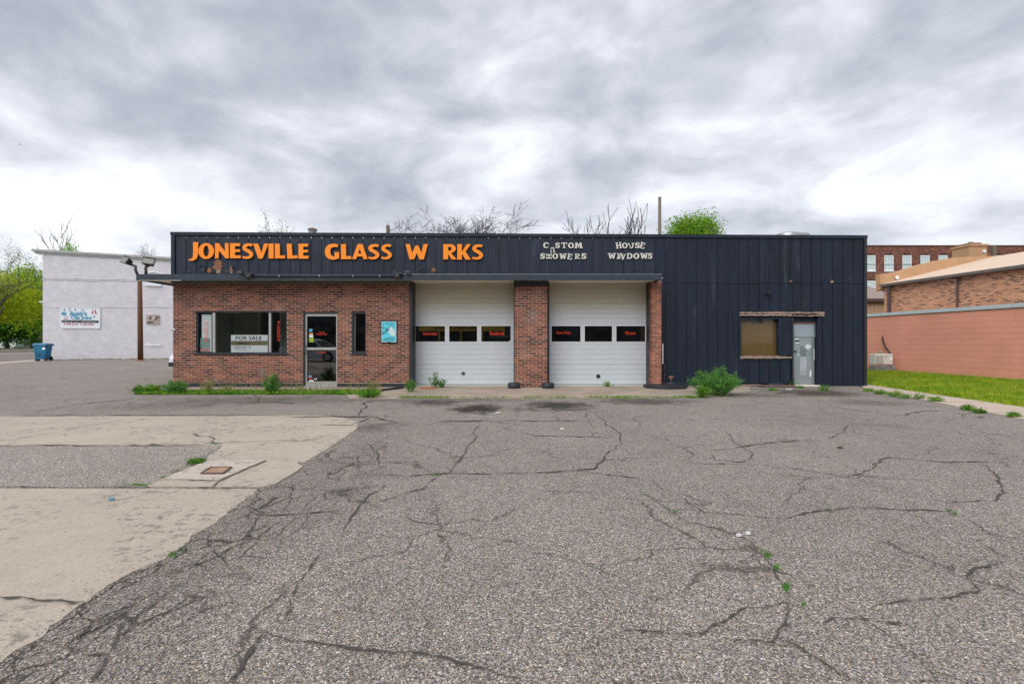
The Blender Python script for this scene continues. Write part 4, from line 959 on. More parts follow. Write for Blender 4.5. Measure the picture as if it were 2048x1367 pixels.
hd = peeled('header_board', 1478.5, 1647, 623.5, 627.2, .05); peeled('header_board', 1478.5, 1582, 627.9, 631.6, .042); peeled('header_board', 1583, 1646.5, 630.3, 632.4, .042, 14); peeled('header_board', 1630, 1647, 627.5, 630.2, .046, 6)
bx('header_gap', m_intd, shop, fx(1583, YS), fx(1630, YS), YS-.02, YS-.008, fz(630.2, YS), fz(627.4, YS))
peeled('window_sill', 1480, 1582, 712, 716.5, .05); peeled('window_sill', 1484, 1560, 710.8, 712.2, .04)
gd = bx('grey_door', m_gdoor, shop, fx(1587, YS+.14), fx(1629, YS+.14), YS+.14, YS+.18, .02, fz(674.8, YS+.14)); gd['label'] = 'grey door leaf with a dented lower face'
bx('top_panel', m_gdoor2, gd, fx(1587, YS+.14), fx(1628.5, YS+.14), YS+.138, YS+.178, fz(673.8, YS+.14), fz(646.5, YS+.14))
bx('rusty_strip', m_rot, gd, fx(1588, YS+.14), fx(1631, YS+.14), YS+.10, YS+.135, fz(646.2, YS+.14), fz(644.4, YS+.14)); bx('edge_strip', m_galv, gd, fx(1629, YS+.14), fx(1630.3, YS+.14), YS+.12, YS+.16, fz(674, YS+.14), fz(646, YS+.14))
bx('door_jamb', m_side, shop, fx(1631, YS+.1), fx(1644, YS+.0), YS-.004, YS+.098, -.02, fz(634, YS)); bx('threshold', m_soffit, shop, fx(1590, YS), fx(1638, YS), YS-.06, YS+.1, -.01, .03)
for (a, b, c, d, mt) in ((1590, 1597, 676.5, 679, m_signw), (1590, 1598, 679.6, 683.5, m_green), (1590, 1598, 684.2, 686, m_signw)): bx('sticker', mt, gd, fx(a, YS+.14), fx(b, YS+.14), YS+.136, YS+.1375, fz(d, YS+.14), fz(c, YS+.14))
m = MB(); m.lathe((0, 0, 0), [(.03, 0), (.03, .01), (.012, .02), (.02, .05), (.001, .06)], 14); m.v = [(a+fx(1590, YS+.14)+.0, YS+.138-c, b+1.02) for a, b, c in m.v]; m.build('handle', m_lamp, gd, smooth=True)
MB().prismY(ragged(fx(1616, YS+.14), fz(693.5, YS+.14), .10, .085, 18), YS+.1355, YS+.1385).build('painted_reflection', m_tealw, gd)  # pale reflection on the door leaf, laid on as a flat patch
bx('dark_panel', simple('door_window_film', (.16, .19, .20), .3, .3, 4), gd, fx(1600.5, YS+.14), fx(1612.5, YS+.14), YS+.1372, YS+.1388, fz(711.5, YS+.14), fz(691, YS+.14)); bx('reflection_panel', simple('door_reflection_tone', (.36, .40, .42), .3, .3, 3), gd, fx(1600, YS+.14), fx(1613, YS+.14), YS+.1374, YS+.1388, fz(750, YS+.14), fz(713, YS+.14))  # the lower pale panel paints the door's reflection as colour
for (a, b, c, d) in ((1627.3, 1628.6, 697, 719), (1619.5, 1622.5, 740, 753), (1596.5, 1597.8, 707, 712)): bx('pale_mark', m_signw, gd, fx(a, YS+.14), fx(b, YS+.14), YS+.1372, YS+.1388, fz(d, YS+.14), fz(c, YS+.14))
# door mat of rubble and boards at the grey door
db = empty('fallen_board', (fx(1555, 13.4), 13.4, 0)); tag(db, 'black rotted board lying against the siding beside the grey door', 'board')
for k in range(5):
    a = 1519+k*5; MB().hexa([(fx(a, 13.5), 13.35+.03*k, .008+.018*k), (fx(1592-k*7, 13.5), 13.30+.03*k, .01+.018*k), (fx(1592-k*7, 13.5), 13.60, .01+.018*k), (fx(a, 13.5), 13.62, .008+.018*k),
        (fx(a+3, 13.5), 13.36+.03*k, .03+.018*k), (fx(1589-k*7, 13.5), 13.32+.03*k, .028+.018*k), (fx(1589-k*7, 13.5), 13.60, .036+.018*k), (fx(a+4, 13.5), 13.62, .03+.018*k)]).build('layer', m_black if k != 1 else m_rot, db)
def scrap(name, label, x, y, w_, h_, mat, z=.01, tilt=.2, cat='litter'):
    X, Y = gp(x, y); W2 = w_/F*Y/2; D2 = W2*h_; pts = ragged(X, Y, W2, D2, 9); m = MB().prismZ(pts, z, z+.012+tilt*.02); o = m.build(name, mat); tag(o, label, cat); return o
scrap('paint_flake', 'long white flake of peeled wood on the fallen board', 1557, 771.5, 15, .35, m_white, .115, .3)
scrap('paint_flake', 'white broken flake on the asphalt before the fallen board', 1578, 779.5, 13, .4, m_white, .012, .3)
scrap('paper_scrap', 'left and smaller of two white scraps far out on the open asphalt', 1478, 1074, 11, .3, m_white, .008)
scrap('paper_scrap', 'larger of two white scraps far out on the open asphalt', 1496, 1070, 12, .4, m_white, .008)
scrap('paper_scrap', 'white scrap on the asphalt before the second garage door', 1124, 859, 10, .4, m_white, .008)
scrap('paper_scrap', 'flat white scrap near the oil stain before the brick pillar', 997, 826, 14, .3, m_white, .008)
scrap('blue_scrap', 'small blue paint fleck on the near concrete pad', 222, 1001, 13, .4, simple('blue_fleck', (.10, .28, .45), .7), .008)
scrap('dark_twig', 'small black twig lying on the asphalt before the grey door', 1680, 897, 10, .3, m_black, .008)
# wood base strip under the siding
bx('base_strip', m_peel, shop, fx(1482, YS), fx(1522, YS), YS-.03, YS+.1, .02, .05)
# small black lamp on the siding and white camera on the brick corner
wl = empty('wall_lamp', (fx(1536, YS), YS, fz(587, YS))); tag(wl, 'small black lamp head high on the black siding above the boarded window', 'lamp')
MB().tube([(fx(1536, YS), YS, fz(585.5, YS)), (fx(1536, YS), YS-.05, fz(585.5, YS))], .06, 14).build('base', m_black, wl); MB().tube([(fx(1536, YS), YS-.05, fz(586, YS)), (fx(1535, YS), YS-.12, fz(590, YS))], [.03, .055], 12).build('head', m_black, wl)
vc = empty('wall_camera', (BX0, YB+.1, fz(658, YB))); tag(vc, 'small white camera fixed to the left corner of the brick wall', 'camera')
bx('mount', m_white, vc, fx(347, YB), fx(351, YB), YB-.03, YB, fz(661, YB), fz(656.5, YB), .004); MB().tube([(fx(348, YB), YB-.05, fz(659, YB)), (fx(345.5, YB), YB-.13, fz(660.5, YB))], .026, 10).build('body', m_white, vc)
bx('white_strip', m_white, pr, fx(1324, YS), fx(1326, YS), YS-.03, YS-.012, fz(727, YS), fz(687, YS))

# -- things on and round the front
cv = empty('canopy_conduit', (0, YC, 3.18)); tag(cv, 'thin grey conduit running along the canopy edge between two spotlights', 'conduit')
m = MB(); m.tube([(fx(506, YC), YC-.03, fz(551.5, YC)), (fx(650, YC), YC-.03, fz(552, YC)), (fx(795, YC), YC-.03, fz(552, YC))], .022, 8); m.build('pipe', m_canopy, cv, smooth=True)
for p in (560, 640, 707, 760): bx('clip', m_galv, cv, fx(p, YC)-.01, fx(p, YC)+.01, YC-.056, YC-.0, fz(553.5, YC), fz(550, YC))
def spot(name, label, px, flip):
    t = empty(name, (fx(px, YC), YC, zt)); tag(t, label, 'spotlight', 'small spotlights on the canopy edge'); X = fx(px, YC-.1); z = fz(547.5, YC)
    bx('junction_box', m_canopy, t, X-.10, X+.10, YC-.10, YC-.02, z-.03, z+.02, .006); bx('box_cover', m_lamp, t, X-.24*flip-.07, X-.24*flip+.07, YC-.12, YC-.03, z-.0, z+.07, .006)
    m = MB().lathe((0, 0, 0), [(.02, 0), (.035, .03), (.045, .07), (.07, .13), (.072, .15), (.001, .145)], 18)
    q = Matrix.Rotation(R(140), 4, 'X'); m.v = [tuple(q @ Vector(p)+Vector((X+.02*flip, YC-.08, z-.02))) for p in m.v]; m.build('lamp_head', m_lamp, t, smooth=True)
spot('canopy_spotlight', 'dark spotlight on the canopy edge under the letter S of JONESVILLE', 497, 1); spot('canopy_spotlight', 'dark spotlight on the canopy edge left of the first garage door', 797, -1)
bx('canopy_bracket', m_canopy, canopy, fx(794, 13.4), fx(799, 13.4), YC+.2, YC+.24, zt, fz(538, YC+.2))
def flood(label, hx, hy, path, ang, yaw):
    t = empty('flood_light', (fx(path[0][0], 13.0), 13.0, 3.16)); tag(t, label, 'floodlight', 'floodlights on the canopy end')
    m = MB(); m.tube([(fx(a, 13), 13, fz(b, 13)) for a, b in path], [.036]*(len(path)-1)+[.03], 8); m.build('bracket', m_lamp, t, smooth=True)
    c = Vector((fx(hx, 12.95), 12.95, fz(hy, 12.95))); q = Matrix.Rotation(yaw, 4, 'Z') @ Matrix.Rotation(ang, 4, 'Y') @ Matrix.Rotation(R(-28), 4, 'X')
    def tr(mb): mb.v = [tuple(q @ Vector(p)+c) for p in mb.v]; return mb
    W, D, Hh = .145, .10, .10
    tr(MB().hexa([(-W, -D*.6, -Hh), (W, -D*.6, -Hh), (W*.7, D, -Hh*.6), (-W*.7, D, -Hh*.6), (-W, -D*.6, Hh), (W, -D*.6, Hh), (W*.7, D, Hh*.6), (-W*.7, D, Hh*.6)])).build('housing', m_lamp, t, bevel=.008)
    tr(MB().box(-W*.86, W*.86, -D*.66, -D*.605, -Hh*.8, Hh*.8)).build('lens', m_lens, t); tr(MB().box(-W*1.02, W*1.02, -D*.9, -D*.6, Hh*1.0, Hh*1.14)).build('visor', m_lamp, t)
flood('left of two floodlights on the canopy end, tilted outwards', 253, 522, [(276, 551), (271, 540), (271, 532), (262, 529), (257, 527)], R(14), R(-25))
flood('right of two floodlights on the canopy end, nearly level', 298, 524.5, [(292, 548), (292, 541), (291, 535), (297, 531), (299, 529)], R(6), R(20))
# black round kerb blocks at the pillar
for lab, px in (('black round bumper block at the left foot of the middle brick pillar', 1028), ('black round bumper block at the right foot of the middle brick pillar', 1096.5)):
    X, Y = fx(px, 12.95), 13.02; t = MB().lathe((X, Y, 0), [(.165, 0), (.175, .03), (.172, .135), (.155, .16), (.08, .166), (.001, .166)], 28).build('bumper_block', m_black, None, smooth=True); tag(t, lab, 'bumper', 'bumper blocks at the middle pillar')
# curved black slab with pipe stub
kb_ = empty('kerb_slab', (fx(1330, 13.1), 13.1, 0)); tag(kb_, 'low curved black slab at the foot of the right brick pillar', 'kerb')
def arc(px0, px1, pyf, z): 
    pts = []
    for i in range(15):
        t = i/14; x = px0+(px1-px0)*t; y = pyf-7*(1-abs(math.sin(math.pi*min(1, .08+t*.9)))**.5)*1.0; Y = (H-z)*F/(y-CY); pts.append((fx(x, Y), Y))
    return pts
fr1 = [(fx(1288, 13.25), 13.35), (fx(1290, 13.1), 13.05), (fx(1300, 12.95), 12.86), (fx(1316, 12.8), 12.72), (fx(1335, 12.7), 12.66), (fx(1355, 12.7), 12.66), (fx(1372, 12.75), 12.72), (fx(1376, 12.8), 13.1)]
MB().prismZ(fr1+[(fx(1376, 13.34), 13.34), (fx(1288, 13.34), 13.355)], 0, .10).build('slab', m_black, kb_, bevel=.012)
MB().prismZ([(fx(1326, 13.3), 13.37), (fx(1326, 13), 13.0), (fx(1350, 12.9), 12.92), (fx(1376, 12.9), 12.92), (fx(1376, 13.3), 13.37), (fx(1376, YS), YS-.02), (fx(1326, YS), YS-.02)], .10, .135).build('step', m_black, kb_, bevel=.008)
pb = empty('pipe_stub', (fx(1343, 13.2), 13.2, .135)); tag(pb, 'short rusty pipe stub standing on the black slab', 'pipe')
MB().tube([(fx(1342, 13.2), 13.2, .135), (fx(1342, 13.2), 13.2, .30)], .035, 12).build('pipe', m_lamp, pb, smooth=True); MB().tube([(fx(1337.5, 13.2), 13.2, .29), (fx(1347, 13.2), 13.2, .31)], .032, 10).build('elbow', m_rot, pb, smooth=True); MB().lathe((fx(1342.5, 13.2), 13.2, .136), [(.12, 0), (.11, .02), (.04, .035), (.001, .035)], 18).build('flange', m_black, pb)
od_ = MB().lathe((*gp(857, 776.5), .008), [(.23, 0), (.24, .012), (.2, .02), (.001, .02)], 24).build('orange_disc', simple('orange_lid_plastic', (.42, .13, .05), .7, .2, 9)); tag(od_, 'flat dull orange disc lying on the apron before the first garage door', 'disc')
bd = MB().hexa([(fx(770, 12.6), 12.2, .01), (fx(806, 12.9), 12.85, .01), (fx(806, 12.9), 13.0, .01), (fx(768, 12.7), 12.36, .01), (fx(770, 12.6), 12.22, .05), (fx(806, 12.9), 12.87, .07), (fx(806, 12.9), 12.99, .07), (fx(768, 12.7), 12.34, .05)]).build('rubber_kerb', m_black); tag(bd, 'black curved kerb strip lying on the apron by the last brick bay', 'kerb')

# ------------------------------------------------------------------ raised lettering
def ribbon(pts, ws):
    """outline of a brush stroke through pts with half widths ws"""
    n = len(pts); Lf = []; Rt = []
    for i in range(n):
        a = pts[max(i-1, 0)]; b = pts[min(i+1, n-1)]; dx, dy = b[0]-a[0], b[1]-a[1]; l = math.hypot(dx, dy) or 1
        w_ = ws[i] if isinstance(ws, (list, tuple)) else ws
        Lf.append((pts[i][0]-dy/l*w_, pts[i][1]+dx/l*w_)); Rt.append((pts[i][0]+dy/l*w_, pts[i][1]-dx/l*w_))
    return Lf, Rt
def spl(ctrl, k=8):
    """Catmull-Rom through (x,y,w) points"""
    P = [ctrl[0]]+list(ctrl)+[ctrl[-1]]; o = []
    for i in range(1, len(P)-2):
        for j in range(k):
            t = j/k; o.append(tuple(.5*((2*P[i][c])+(-P[i-1][c]+P[i+1][c])*t+(2*P[i-1][c]-5*P[i][c]+4*P[i+1][c]-P[i+2][c])*t*t+(-P[i-1][c]+3*P[i][c]-3*P[i+1][c]+P[i+2][c])*t**3) for c in range(3)))
    o.append(ctrl[-1]); return o
E_ = [[(0, 0), (1, 0), (1, .19), (.46, .19), (.46, .42), (.93, .42), (.93, .59), (.46, .59), (.46, .81), (.95, .81), (.95, 1), (0, 1)]]
ORG = {
 'J': ([], [[(.80, 1, .28), (.80, .75, .28), (.80, .45, .28), (.74, .24, .25), (.52, .12, .17), (.25, .08, .11), (0, .075, .06)]]),
 'O': 'ring', 'E': (E_, []), 'I': ([[(0, 0), (1, 0), (1, 1), (0, 1)]], []),
 'N': ([[(0, 0), (.24, 0), (.28, .52), (.76, 0), (1, 0), (.97, 1), (.72, 1), (.72, .44), (.25, 1), (0, 1)]], []),
 'V': ([[(0, 1), (.33, 1), (.55, .38), (.72, 1), (1, 1), (.62, 0), (.35, 0)]], []),
 'L': ([[(0, 0), (1, 0), (.99, .2), (.49, .19), (.47, 1), (0, 1)]], []),
 'A': ([[(0, 0), (.26, 0), (.52, .75), (.54, 1), (.36, 1)], [(.74, 0), (1, 0), (.68, 1), (.52, 1), (.45, .82)], [(.26, .18), (.74, .18), (.70, .36), (.30, .36)]], []),
 'W': ([[(0, 1), (.19, 1), (.30, .42), (.44, .90), (.58, .90), (.71, .42), (.81, 1), (1, 1), (.82, 0), (.62, 0), (.51, .42), (.38, 0), (.18, 0)]], []),
 'R': ([[(0, 0), (.36, 0), (.36, 1), (0, 1)], [(.34, .52), (.56, .42), (1, 0), (.62, 0), (.34, .38)]], [[(.30, .90, .10), (.55, .90, .10), (.70, .84, .13), (.76, .70, .17), (.68, .56, .12), (.52, .49, .09), (.30, .48, .09)]]),
 'K': ([[(0, 0), (.34, 0), (.34, 1), (0, 1)], [(.30, .44), (.70, 1), (1, 1), (.62, .52), (1, 0), (.62, 0), (.30, .44)]], []),
 'S': ([], [[(.88, .86, .11), (.70, .90, .11), (.46, .89, .12), (.22, .80, .15), (.20, .66, .15), (.42, .55, .15), (.68, .43, .15), (.80, .29, .16), (.66, .14, .13), (.40, .09, .10), (.20, .10, .09), (.03, .14, .08)]]),
 'G': ([[(.68, .02), (.98, .06), (.98, .47), (.66, .47)]], [[(.90, .86, .10), (.72, .90, .11), (.48, .88, .13), (.26, .76, .17), (.18, .50, .19), (.26, .24, .17), (.48, .11, .13), (.70, .09, .10), (.84, .11, .08)]]),
 'M': ([[(0, 0), (.17, 0), (.28, .62), (.44, .05), (.56, .05), (.72, .62), (.83, 0), (1, 0), (.84, 1), (.70, 1), (.50, .38), (.30, 1), (.16, 1)]], []),
}
SER = {   # slab-serif alphabet for the small letters
 'H': ([[(.10, .06), (.32, .06), (.32, .94), (.10, .94)], [(.68, .06), (.90, .06), (.90, .94), (.68, .94)], [(.30, .42), (.70, .42), (.70, .58), (.30, .58)]]+[[(a, b), (a+.42, b), (a+.42, b+.11), (a, b+.11)] for a in (0, .58) for b in (0, .89)], []),
 'C': ([[(.84, .60), (.94, .60), (.94, .98), (.84, .90)]], [[(.88, .70, .05), (.74, .90, .07), (.50, .93, .09), (.24, .78, .13), (.16, .50, .15), (.24, .22, .13), (.50, .07, .09), (.76, .10, .07), (.94, .28, .05)]]),
 'S': ([[(.80, .62), (.90, .62), (.90, 1), (.80, .92)], [(.08, 0), (.18, .08), (.18, .36), (.08, .36)]], [[(.82, .78, .07), (.62, .91, .09), (.36, .89, .10), (.20, .74, .12), (.34, .58, .12), (.66, .45, .12), (.80, .28, .13), (.62, .10, .10), (.36, .08, .08), (.14, .24, .07)]]),
 'T': ([[(.39, .06), (.61, .06), (.61, 1), (.39, 1)], [(0, .86), (1, .86), (1, 1), (0, 1)], [(0, .66), (.1, .66), (.14, .88), (0, .88)], [(.9, .66), (1, .66), (1, .88), (.86, .88)], [(.24, 0), (.76, 0), (.76, .11), (.24, .11)]], []),
 'O': 'ring', 
 'M': ([[(.12, 0), (.28, .06), (.34, .70), (.46, .12), (.54, .12), (.66, .70), (.70, .06), (.92, .06), (.84, 1), (.62, 1), (.50, .46), (.38, 1), (.16, 1)], [(0, 0), (.34, 0), (.34, .11), (0, .11)], [(.60, 0), (1, 0), (1, .11), (.60, .11)]], []),
 'W': ([[(.10, .94), (.30, .94), (.36, .36), (.48, .88), (.58, .88), (.68, .36), (.76, .94), (.92, .94), (.76, 0), (.62, 0), (.52, .48), (.38, 0), (.24, 0)], [(0, .89), (.40, .89), (.40, 1), (0, 1)], [(.64, .89), (1, .89), (1, 1), (.64, 1)]], []),
 'E': ([[(.12, .04), (.36, .04), (.36, .96), (.12, .96)], [(0, 0), (.92, 0), (.96, .34), (.84, .34), (.78, .13), (0, .12)], [(0, .88), (.76, .87), (.80, .68), (.90, .68), (.88, 1), (0, 1)], [(.34, .44), (.64, .44), (.64, .58), (.34, .58)]], []),
 'R': ([[(.12, .06), (.34, .06), (.34, .94), (.12, .94)], [(0, 0), (.46, 0), (.46, .11), (0, .11)], [(.34, .52), (.54, .50), (.86, .1), (1, .1), (1, 0), (.70, 0), (.36, .40)], [(0, .89), (.34, .89), (.34, 1), (0, 1)]], [[(.30, .93, .07), (.56, .93, .07), (.74, .84, .10), (.76, .68, .11), (.60, .53, .07), (.34, .50, .06)]]),
 'U': ([[(0, .89), (.44, .89), (.44, 1), (0, 1)], [(.60, .89), (1, .89), (1, 1), (.60, 1)]], [[(.22, .94, .11), (.22, .60, .11), (.24, .30, .11), (.40, .10, .09), (.60, .10, .08), (.76, .28, .06), (.80, .60, .06), (.80, .94, .06)]]),
 'J': ([[(.40, .89), (1, .89), (1, 1), (.40, 1)]], [[(.72, .94, .12), (.72, .60, .12), (.70, .28, .12), (.52, .09, .09), (.28, .10, .08), (.12, .28, .08)]]),
 'I': ([[(.30, .06), (.70, .06), (.70, .94), (.30, .94)], [(0, 0), (1, 0), (1, .11), (0, .11)], [(0, .89), (1, .89), (1, 1), (0, 1)]], []),
 'N': ([[(.10, .04), (.24, .04), (.24, .94), (.10, .94)], [(.72, .04), (.88, .04), (.88, .96), (.72, .96)], [(.08, 1), (.34, 1), (.90, .04), (.72, 0)], [(0, 0), (.36, 0), (.36, .11), (0, .11)], [(.60, .89), (1, .89), (1, 1), (.60, 1)]], []),
 'D': ([[(.12, .06), (.34, .06), (.34, .94), (.12, .94)], [(0, 0), (.36, 0), (.36, .12), (0, .12)], [(0, .88), (.36, .88), (.36, 1), (0, 1)]], [[(.30, .93, .07), (.56, .91, .09), (.80, .74, .12), (.86, .50, .13), (.80, .26, .12), (.56, .09, .09), (.30, .07, .07)]]),
}
def glyph(ch, font, x0, x1, z0, z1, y, thick, rot, mat, parent, inner=(.36, .70)):
    g = font[ch]; m = MB(); W, Hh = x1-x0, z1-z0; cx, cz = (x0+x1)/2, (z0+z1)/2; c, s_ = math.cos(rot), math.sin(rot)
    def T(p): a, b = (p[0]-.5)*W, (p[1]-.5)*Hh; return (cx+a*c-b*s_, cz+a*s_+b*c)
    k = 0
    if g == 'ring':
        n = 36; oa = [T((.5+.5*math.cos(2*math.pi*i/n), .5+.5*math.sin(2*math.pi*i/n))) for i in range(n)]
        ob = [T((.5+.5*inner[0]*math.cos(2*math.pi*i/n), .5+.5*inner[1]*math.sin(2*math.pi*i/n))) for i in range(n)]
        m.add([(a, y, b) for a, b in oa]+[(a, y, b) for a, b in ob]+[(a, y+thick, b) for a, b in oa]+[(a, y+thick, b) for a, b in ob],
              [(i, (i+1) % n, n+(i+1) % n, n+i) for i in range(n)]+[(i, 2*n+i, 2*n+(i+1) % n, (i+1) % n) for i in range(n)]+[(n+i, n+(i+1) % n, 3*n+(i+1) % n, 3*n+i) for i in range(n)])
    else:
        for poly in g[0]: m.prismY([T(p) for p in poly], y-.0012*k, y+thick); k += 1
        for st in g[1]:
            q = spl(st); sc_ = 1.0
            asp = W/Hh
            A = [(p[0]*asp, p[1]) for p in q]; L_, R_ = ribbon(A, [p[2]*min(1, asp)*1.0 if asp < 1 else p[2] for p in q])
            L_ = [T((a/asp, b)) for a, b in L_]; R_ = [T((a/asp, b)) for a, b in R_]; n = len(L_); yy = y-.0012*k; k += 1
            m.add([(a, yy, b) for a, b in L_]+[(a, yy, b) for a, b in R_]+[(a, y+thick, b) for a, b in L_]+[(a, y+thick, b) for a, b in R_],
                  [(i, n+i, n+i+1, i+1) for i in range(n-1)]+[(i, i+1, 2*n+i+1, 2*n+i) for i in range(n-1)]+[(n+i, 3*n+i, 3*n+i+1, n+i+1) for i in range(n-1)]+[(0, 2*n, 3*n, n), (n-1, 2*n-1, 4*n-1, 3*n-1)])
    return m.build('letter', mat, parent)
LY = YS-.055
sg = empty('shop_sign', (fx(670, YS), YS-.02, fz(518, YS))); tag(sg, 'large orange raised letters on the fascia reading JONESVILLE GLASS W RKS with one letter missing', 'sign')
for ch, a, b, c, d, rt in (('J', 377, 394.5, 484, 522.5, 0), ('O', 396.7, 427.7, 486, 517.8, 0), ('N', 430, 457.5, 486, 516.3, 0), ('E', 460, 481, 486.3, 516.3, 0), ('S', 484, 507, 486, 518, 0), ('V', 506, 536.5, 487, 517, 0), ('I', 537, 547, 487, 516.7, 0), ('L', 549.7, 570, 487, 516.5, 0), ('L', 574, 594.5, 487, 516.7, .05), ('E', 597, 617, 487.3, 517, 0),
    ('G', 650, 678.5, 487.5, 518.7, 0), ('L', 682, 702.5, 488, 518, 0), ('A', 704, 735, 488, 518, 0), ('S', 736, 759.5, 487.5, 519, 0), ('S', 762, 784.5, 487.5, 519, 0), ('W', 811, 855.5, 488, 518.5, 0), ('R', 886.5, 913.5, 488, 518.5, 0), ('K', 914.5, 941.5, 488, 519, 0), ('S', 944, 967, 488, 519.5, 0)):
    glyph(ch, ORG, fx(a, LY), fx(b, LY), fz(d, LY), fz(c, LY), LY, .03, rt, m_orange, sg)
s2_ = empty('custom_showers_sign', (fx(1126, YS), YS-.02, fz(520, YS))); tag(s2_, 'small white serif letters reading CUSTOM SHOWERS with the U fallen out of line', 'sign')
s3_ = empty('house_windows_sign', (fx(1260, YS), YS-.02, fz(520, YS))); tag(s3_, 'small white serif letters reading HOUSE WINDOWS, several knocked crooked', 'sign')
def zz_(a, b, c, d, rt, ch, par):
    ox, oy, k = 1060, 470, 7.585
    glyph(ch, SER, fx(ox+a/k, LY+.02), fx(ox+b/k, LY+.02), fz(oy+d/k, LY+.02), fz(oy+c/k, LY+.02), LY+.02, .02, rt, m_wlet, par, (.46, .66))
for a in ((200, 287, 113, 196, 0, 'C'), (302, 378, 184, 266, math.pi+.15, 'U'), (378, 458, 115, 198, 0, 'S'), (474, 562, 114, 198, 0, 'T'), (578, 667, 115, 198, 0, 'O'), (670, 802, 115, 198, 0, 'M'),
          (148, 234, 276, 360, 0, 'S'), (246, 326, 282, 364, math.pi/2, 'H'), (340, 426, 277, 362, 0, 'O'), (440, 560, 280, 362, 0, 'W'), (566, 646, 284, 368, -.2, 'E'), (678, 762, 282, 362, 0, 'R'), (774, 860, 277, 362, 0, 'S')): zz_(*a, s2_)
for a in ((1302, 1390, 112, 202, .12, 'H'), (1396, 1480, 115, 200, 0, 'O'), (1506, 1580, 118, 202, -.12, 'J'), (1588, 1670, 112, 198, 0, 'S'), (1668, 1746, 112, 204, -.3, 'E'),
          (1180, 1304, 274, 358, 0, 'W'), (1318, 1362, 278, 362, -.1, 'I'), (1352, 1442, 282, 368, -.35, 'N'), (1466, 1556, 276, 360, 0, 'D'), (1568, 1658, 274, 360, 0, 'O'), (1668, 1790, 274, 358, 0, 'W'), (1782, 1862, 272, 358, 0, 'S')): zz_(*a, s3_)
k = MB().prismY([(fx(1060+a/7.585, LY), fz(470+b/7.585, LY)) for a, b in ((1484, 126), (1500, 116), (1524, 160), (1514, 166))], LY+.01, LY+.03).build('letter', m_wlet, s3_)
# -- roof things
t = empty('roof_vent', (fx(625, 15.5), 15.5, 4.2)); tag(t, 'galvanised roof vent with a conical cap above the orange lettering', 'vent')
MB().cyl((fx(625, 15.5), 15.5, 4.2), .12, fz(461, 15.5)-4.2, 18).build('pipe', m_galv, t, smooth=True); MB().lathe((fx(625, 15.5), 15.5, fz(463, 15.5)), [(.13, 0), (.14, .05), (.10, .07)], 18).build('collar', m_galv, t); MB().lathe((fx(625, 15.5), 15.5, fz(459.5, 15.5)), [(.155, 0), (.155, .02), (.04, .075), (.001, .08)], 20).build('cap', m_rust, t)
t = empty('roof_post', (fx(776, 18), 18, 4.2)); tag(t, 'short weathered wooden post with a curl of wire above the roof', 'post')
bx('post', m_gpole, t, fx(773, 18), fx(778.5, 18), 17.95, 18.05, 4.2, fz(450.5, 18)); m = MB(); m.tube([(fx(779+k*2.2, 18), 18, fz(460+7*(k/8)**2-2*math.sin(k*.6), 18)) for k in range(9)], .008, 4); m.tube([(fx(779+k*1.6, 18), 18.02, fz(459+8*(k/7)-3.5*math.sin(k*.44), 18)) for k in range(8)], .008, 4); m.build('wire', m_galv, t)
t = empty('roof_fan', (fx(1575, 17), 17, 4.2)); tag(t, 'low pale domed fan housing on the roof above the grey door', 'vent')
MB().lathe((fx(1575, 17), 17, 4.2), [(.42, 0), (.42, fz(470.5, 17)-4.2), (.40, fz(468.5, 17)-4.2), (.30, fz(466.5, 17)-4.2), (.001, fz(465.6, 17)-4.2)], 26).build('housing', m_galv, t, smooth=True); MB().lathe((fx(1588, 17.3), 17.3, 4.2), [(.5, 0), (.5, fz(471.2, 17.3)-4.2), (.001, fz(470, 17.3)-4.2)], 26).build('curb', m_galv, t)

# ================================================================== white building on the left
th = math.atan2(1, 2.286)
P0 = (fx(85.5, 33.2), 33.2, 0)
wb = empty('white_building', P0, th); tag(wb, 'tall windowless white painted brick building behind the blue bin', 'building')
def wloc(x, y, off=0.0):
    """picture point -> local (s, z) on the white wall, off metres in front"""
    d = ((x-CX)/F, 1.0); c, s_ = math.cos(th), math.sin(th)
    # ray t*d ; local y = -s*(X-P0x)+c*(Y-P0y) = -off
    den = -s_*d[0]+c*d[1]; t = (-off+(-s_*P0[0]+c*P0[1]))/den
    X, Y = d[0]*t, t; return (c*(X-P0[0])+s_*(Y-P0[1]), H+(CY-y)/F*t)
ZT = 7.72
wall = bx('wall', m_wbrick, wb, 0, 18, 0, .3, -.05, ZT, local=True); bx('side_wall', m_wbrick, wb, 0, .3, .3, 14, -.05, ZT, local=True); bx('side_wall', m_wbrick, wb, 17.7, 18, .3, 14, -.05, ZT, local=True); bx('back_wall', m_wbrick, wb, .3, 17.7, 13.7, 14, -.05, ZT, local=True)
bx('roof', m_shingle, wb, .3, 17.7, .3, 13.7, ZT-.3, ZT-.2, local=True)
m = MB(); m.box(-.55, 18.1, -.16, .34, ZT, ZT+.16).box(-.42, 18.05, -.08, .30, ZT-.14, ZT); m.build('coping', simple('weathered_coping', (.42, .44, .42), .7, .25, 3), wb, local=True)
bx('awning', m_signw, wb, -.32, 0, .3, 1.4, fz(604, 33.2), fz(601.5, 33.2), local=True)
def lbox(name, mat, px0, px1, py0, py1, d0, d1, par=wb):
    a, zt_ = wloc(px0, py0); b, zb_ = wloc(px1, py1); zt2 = wloc((px0+px1)/2, py0)[1]; zb2 = wloc((px0+px1)/2, py1)[1]
    return bx(name, mat, par, a, b, -d1, -d0, zb2, zt2, local=True)
lbox('filled_window', m_wbrick, 293, 323, 548, 571, .003, .012); lbox('window_sill', m_signw, 290, 323, 567.5, 572, .012, .12)
m = MB(); a0, az = wloc(294, 546); a1, _ = wloc(322, 546)
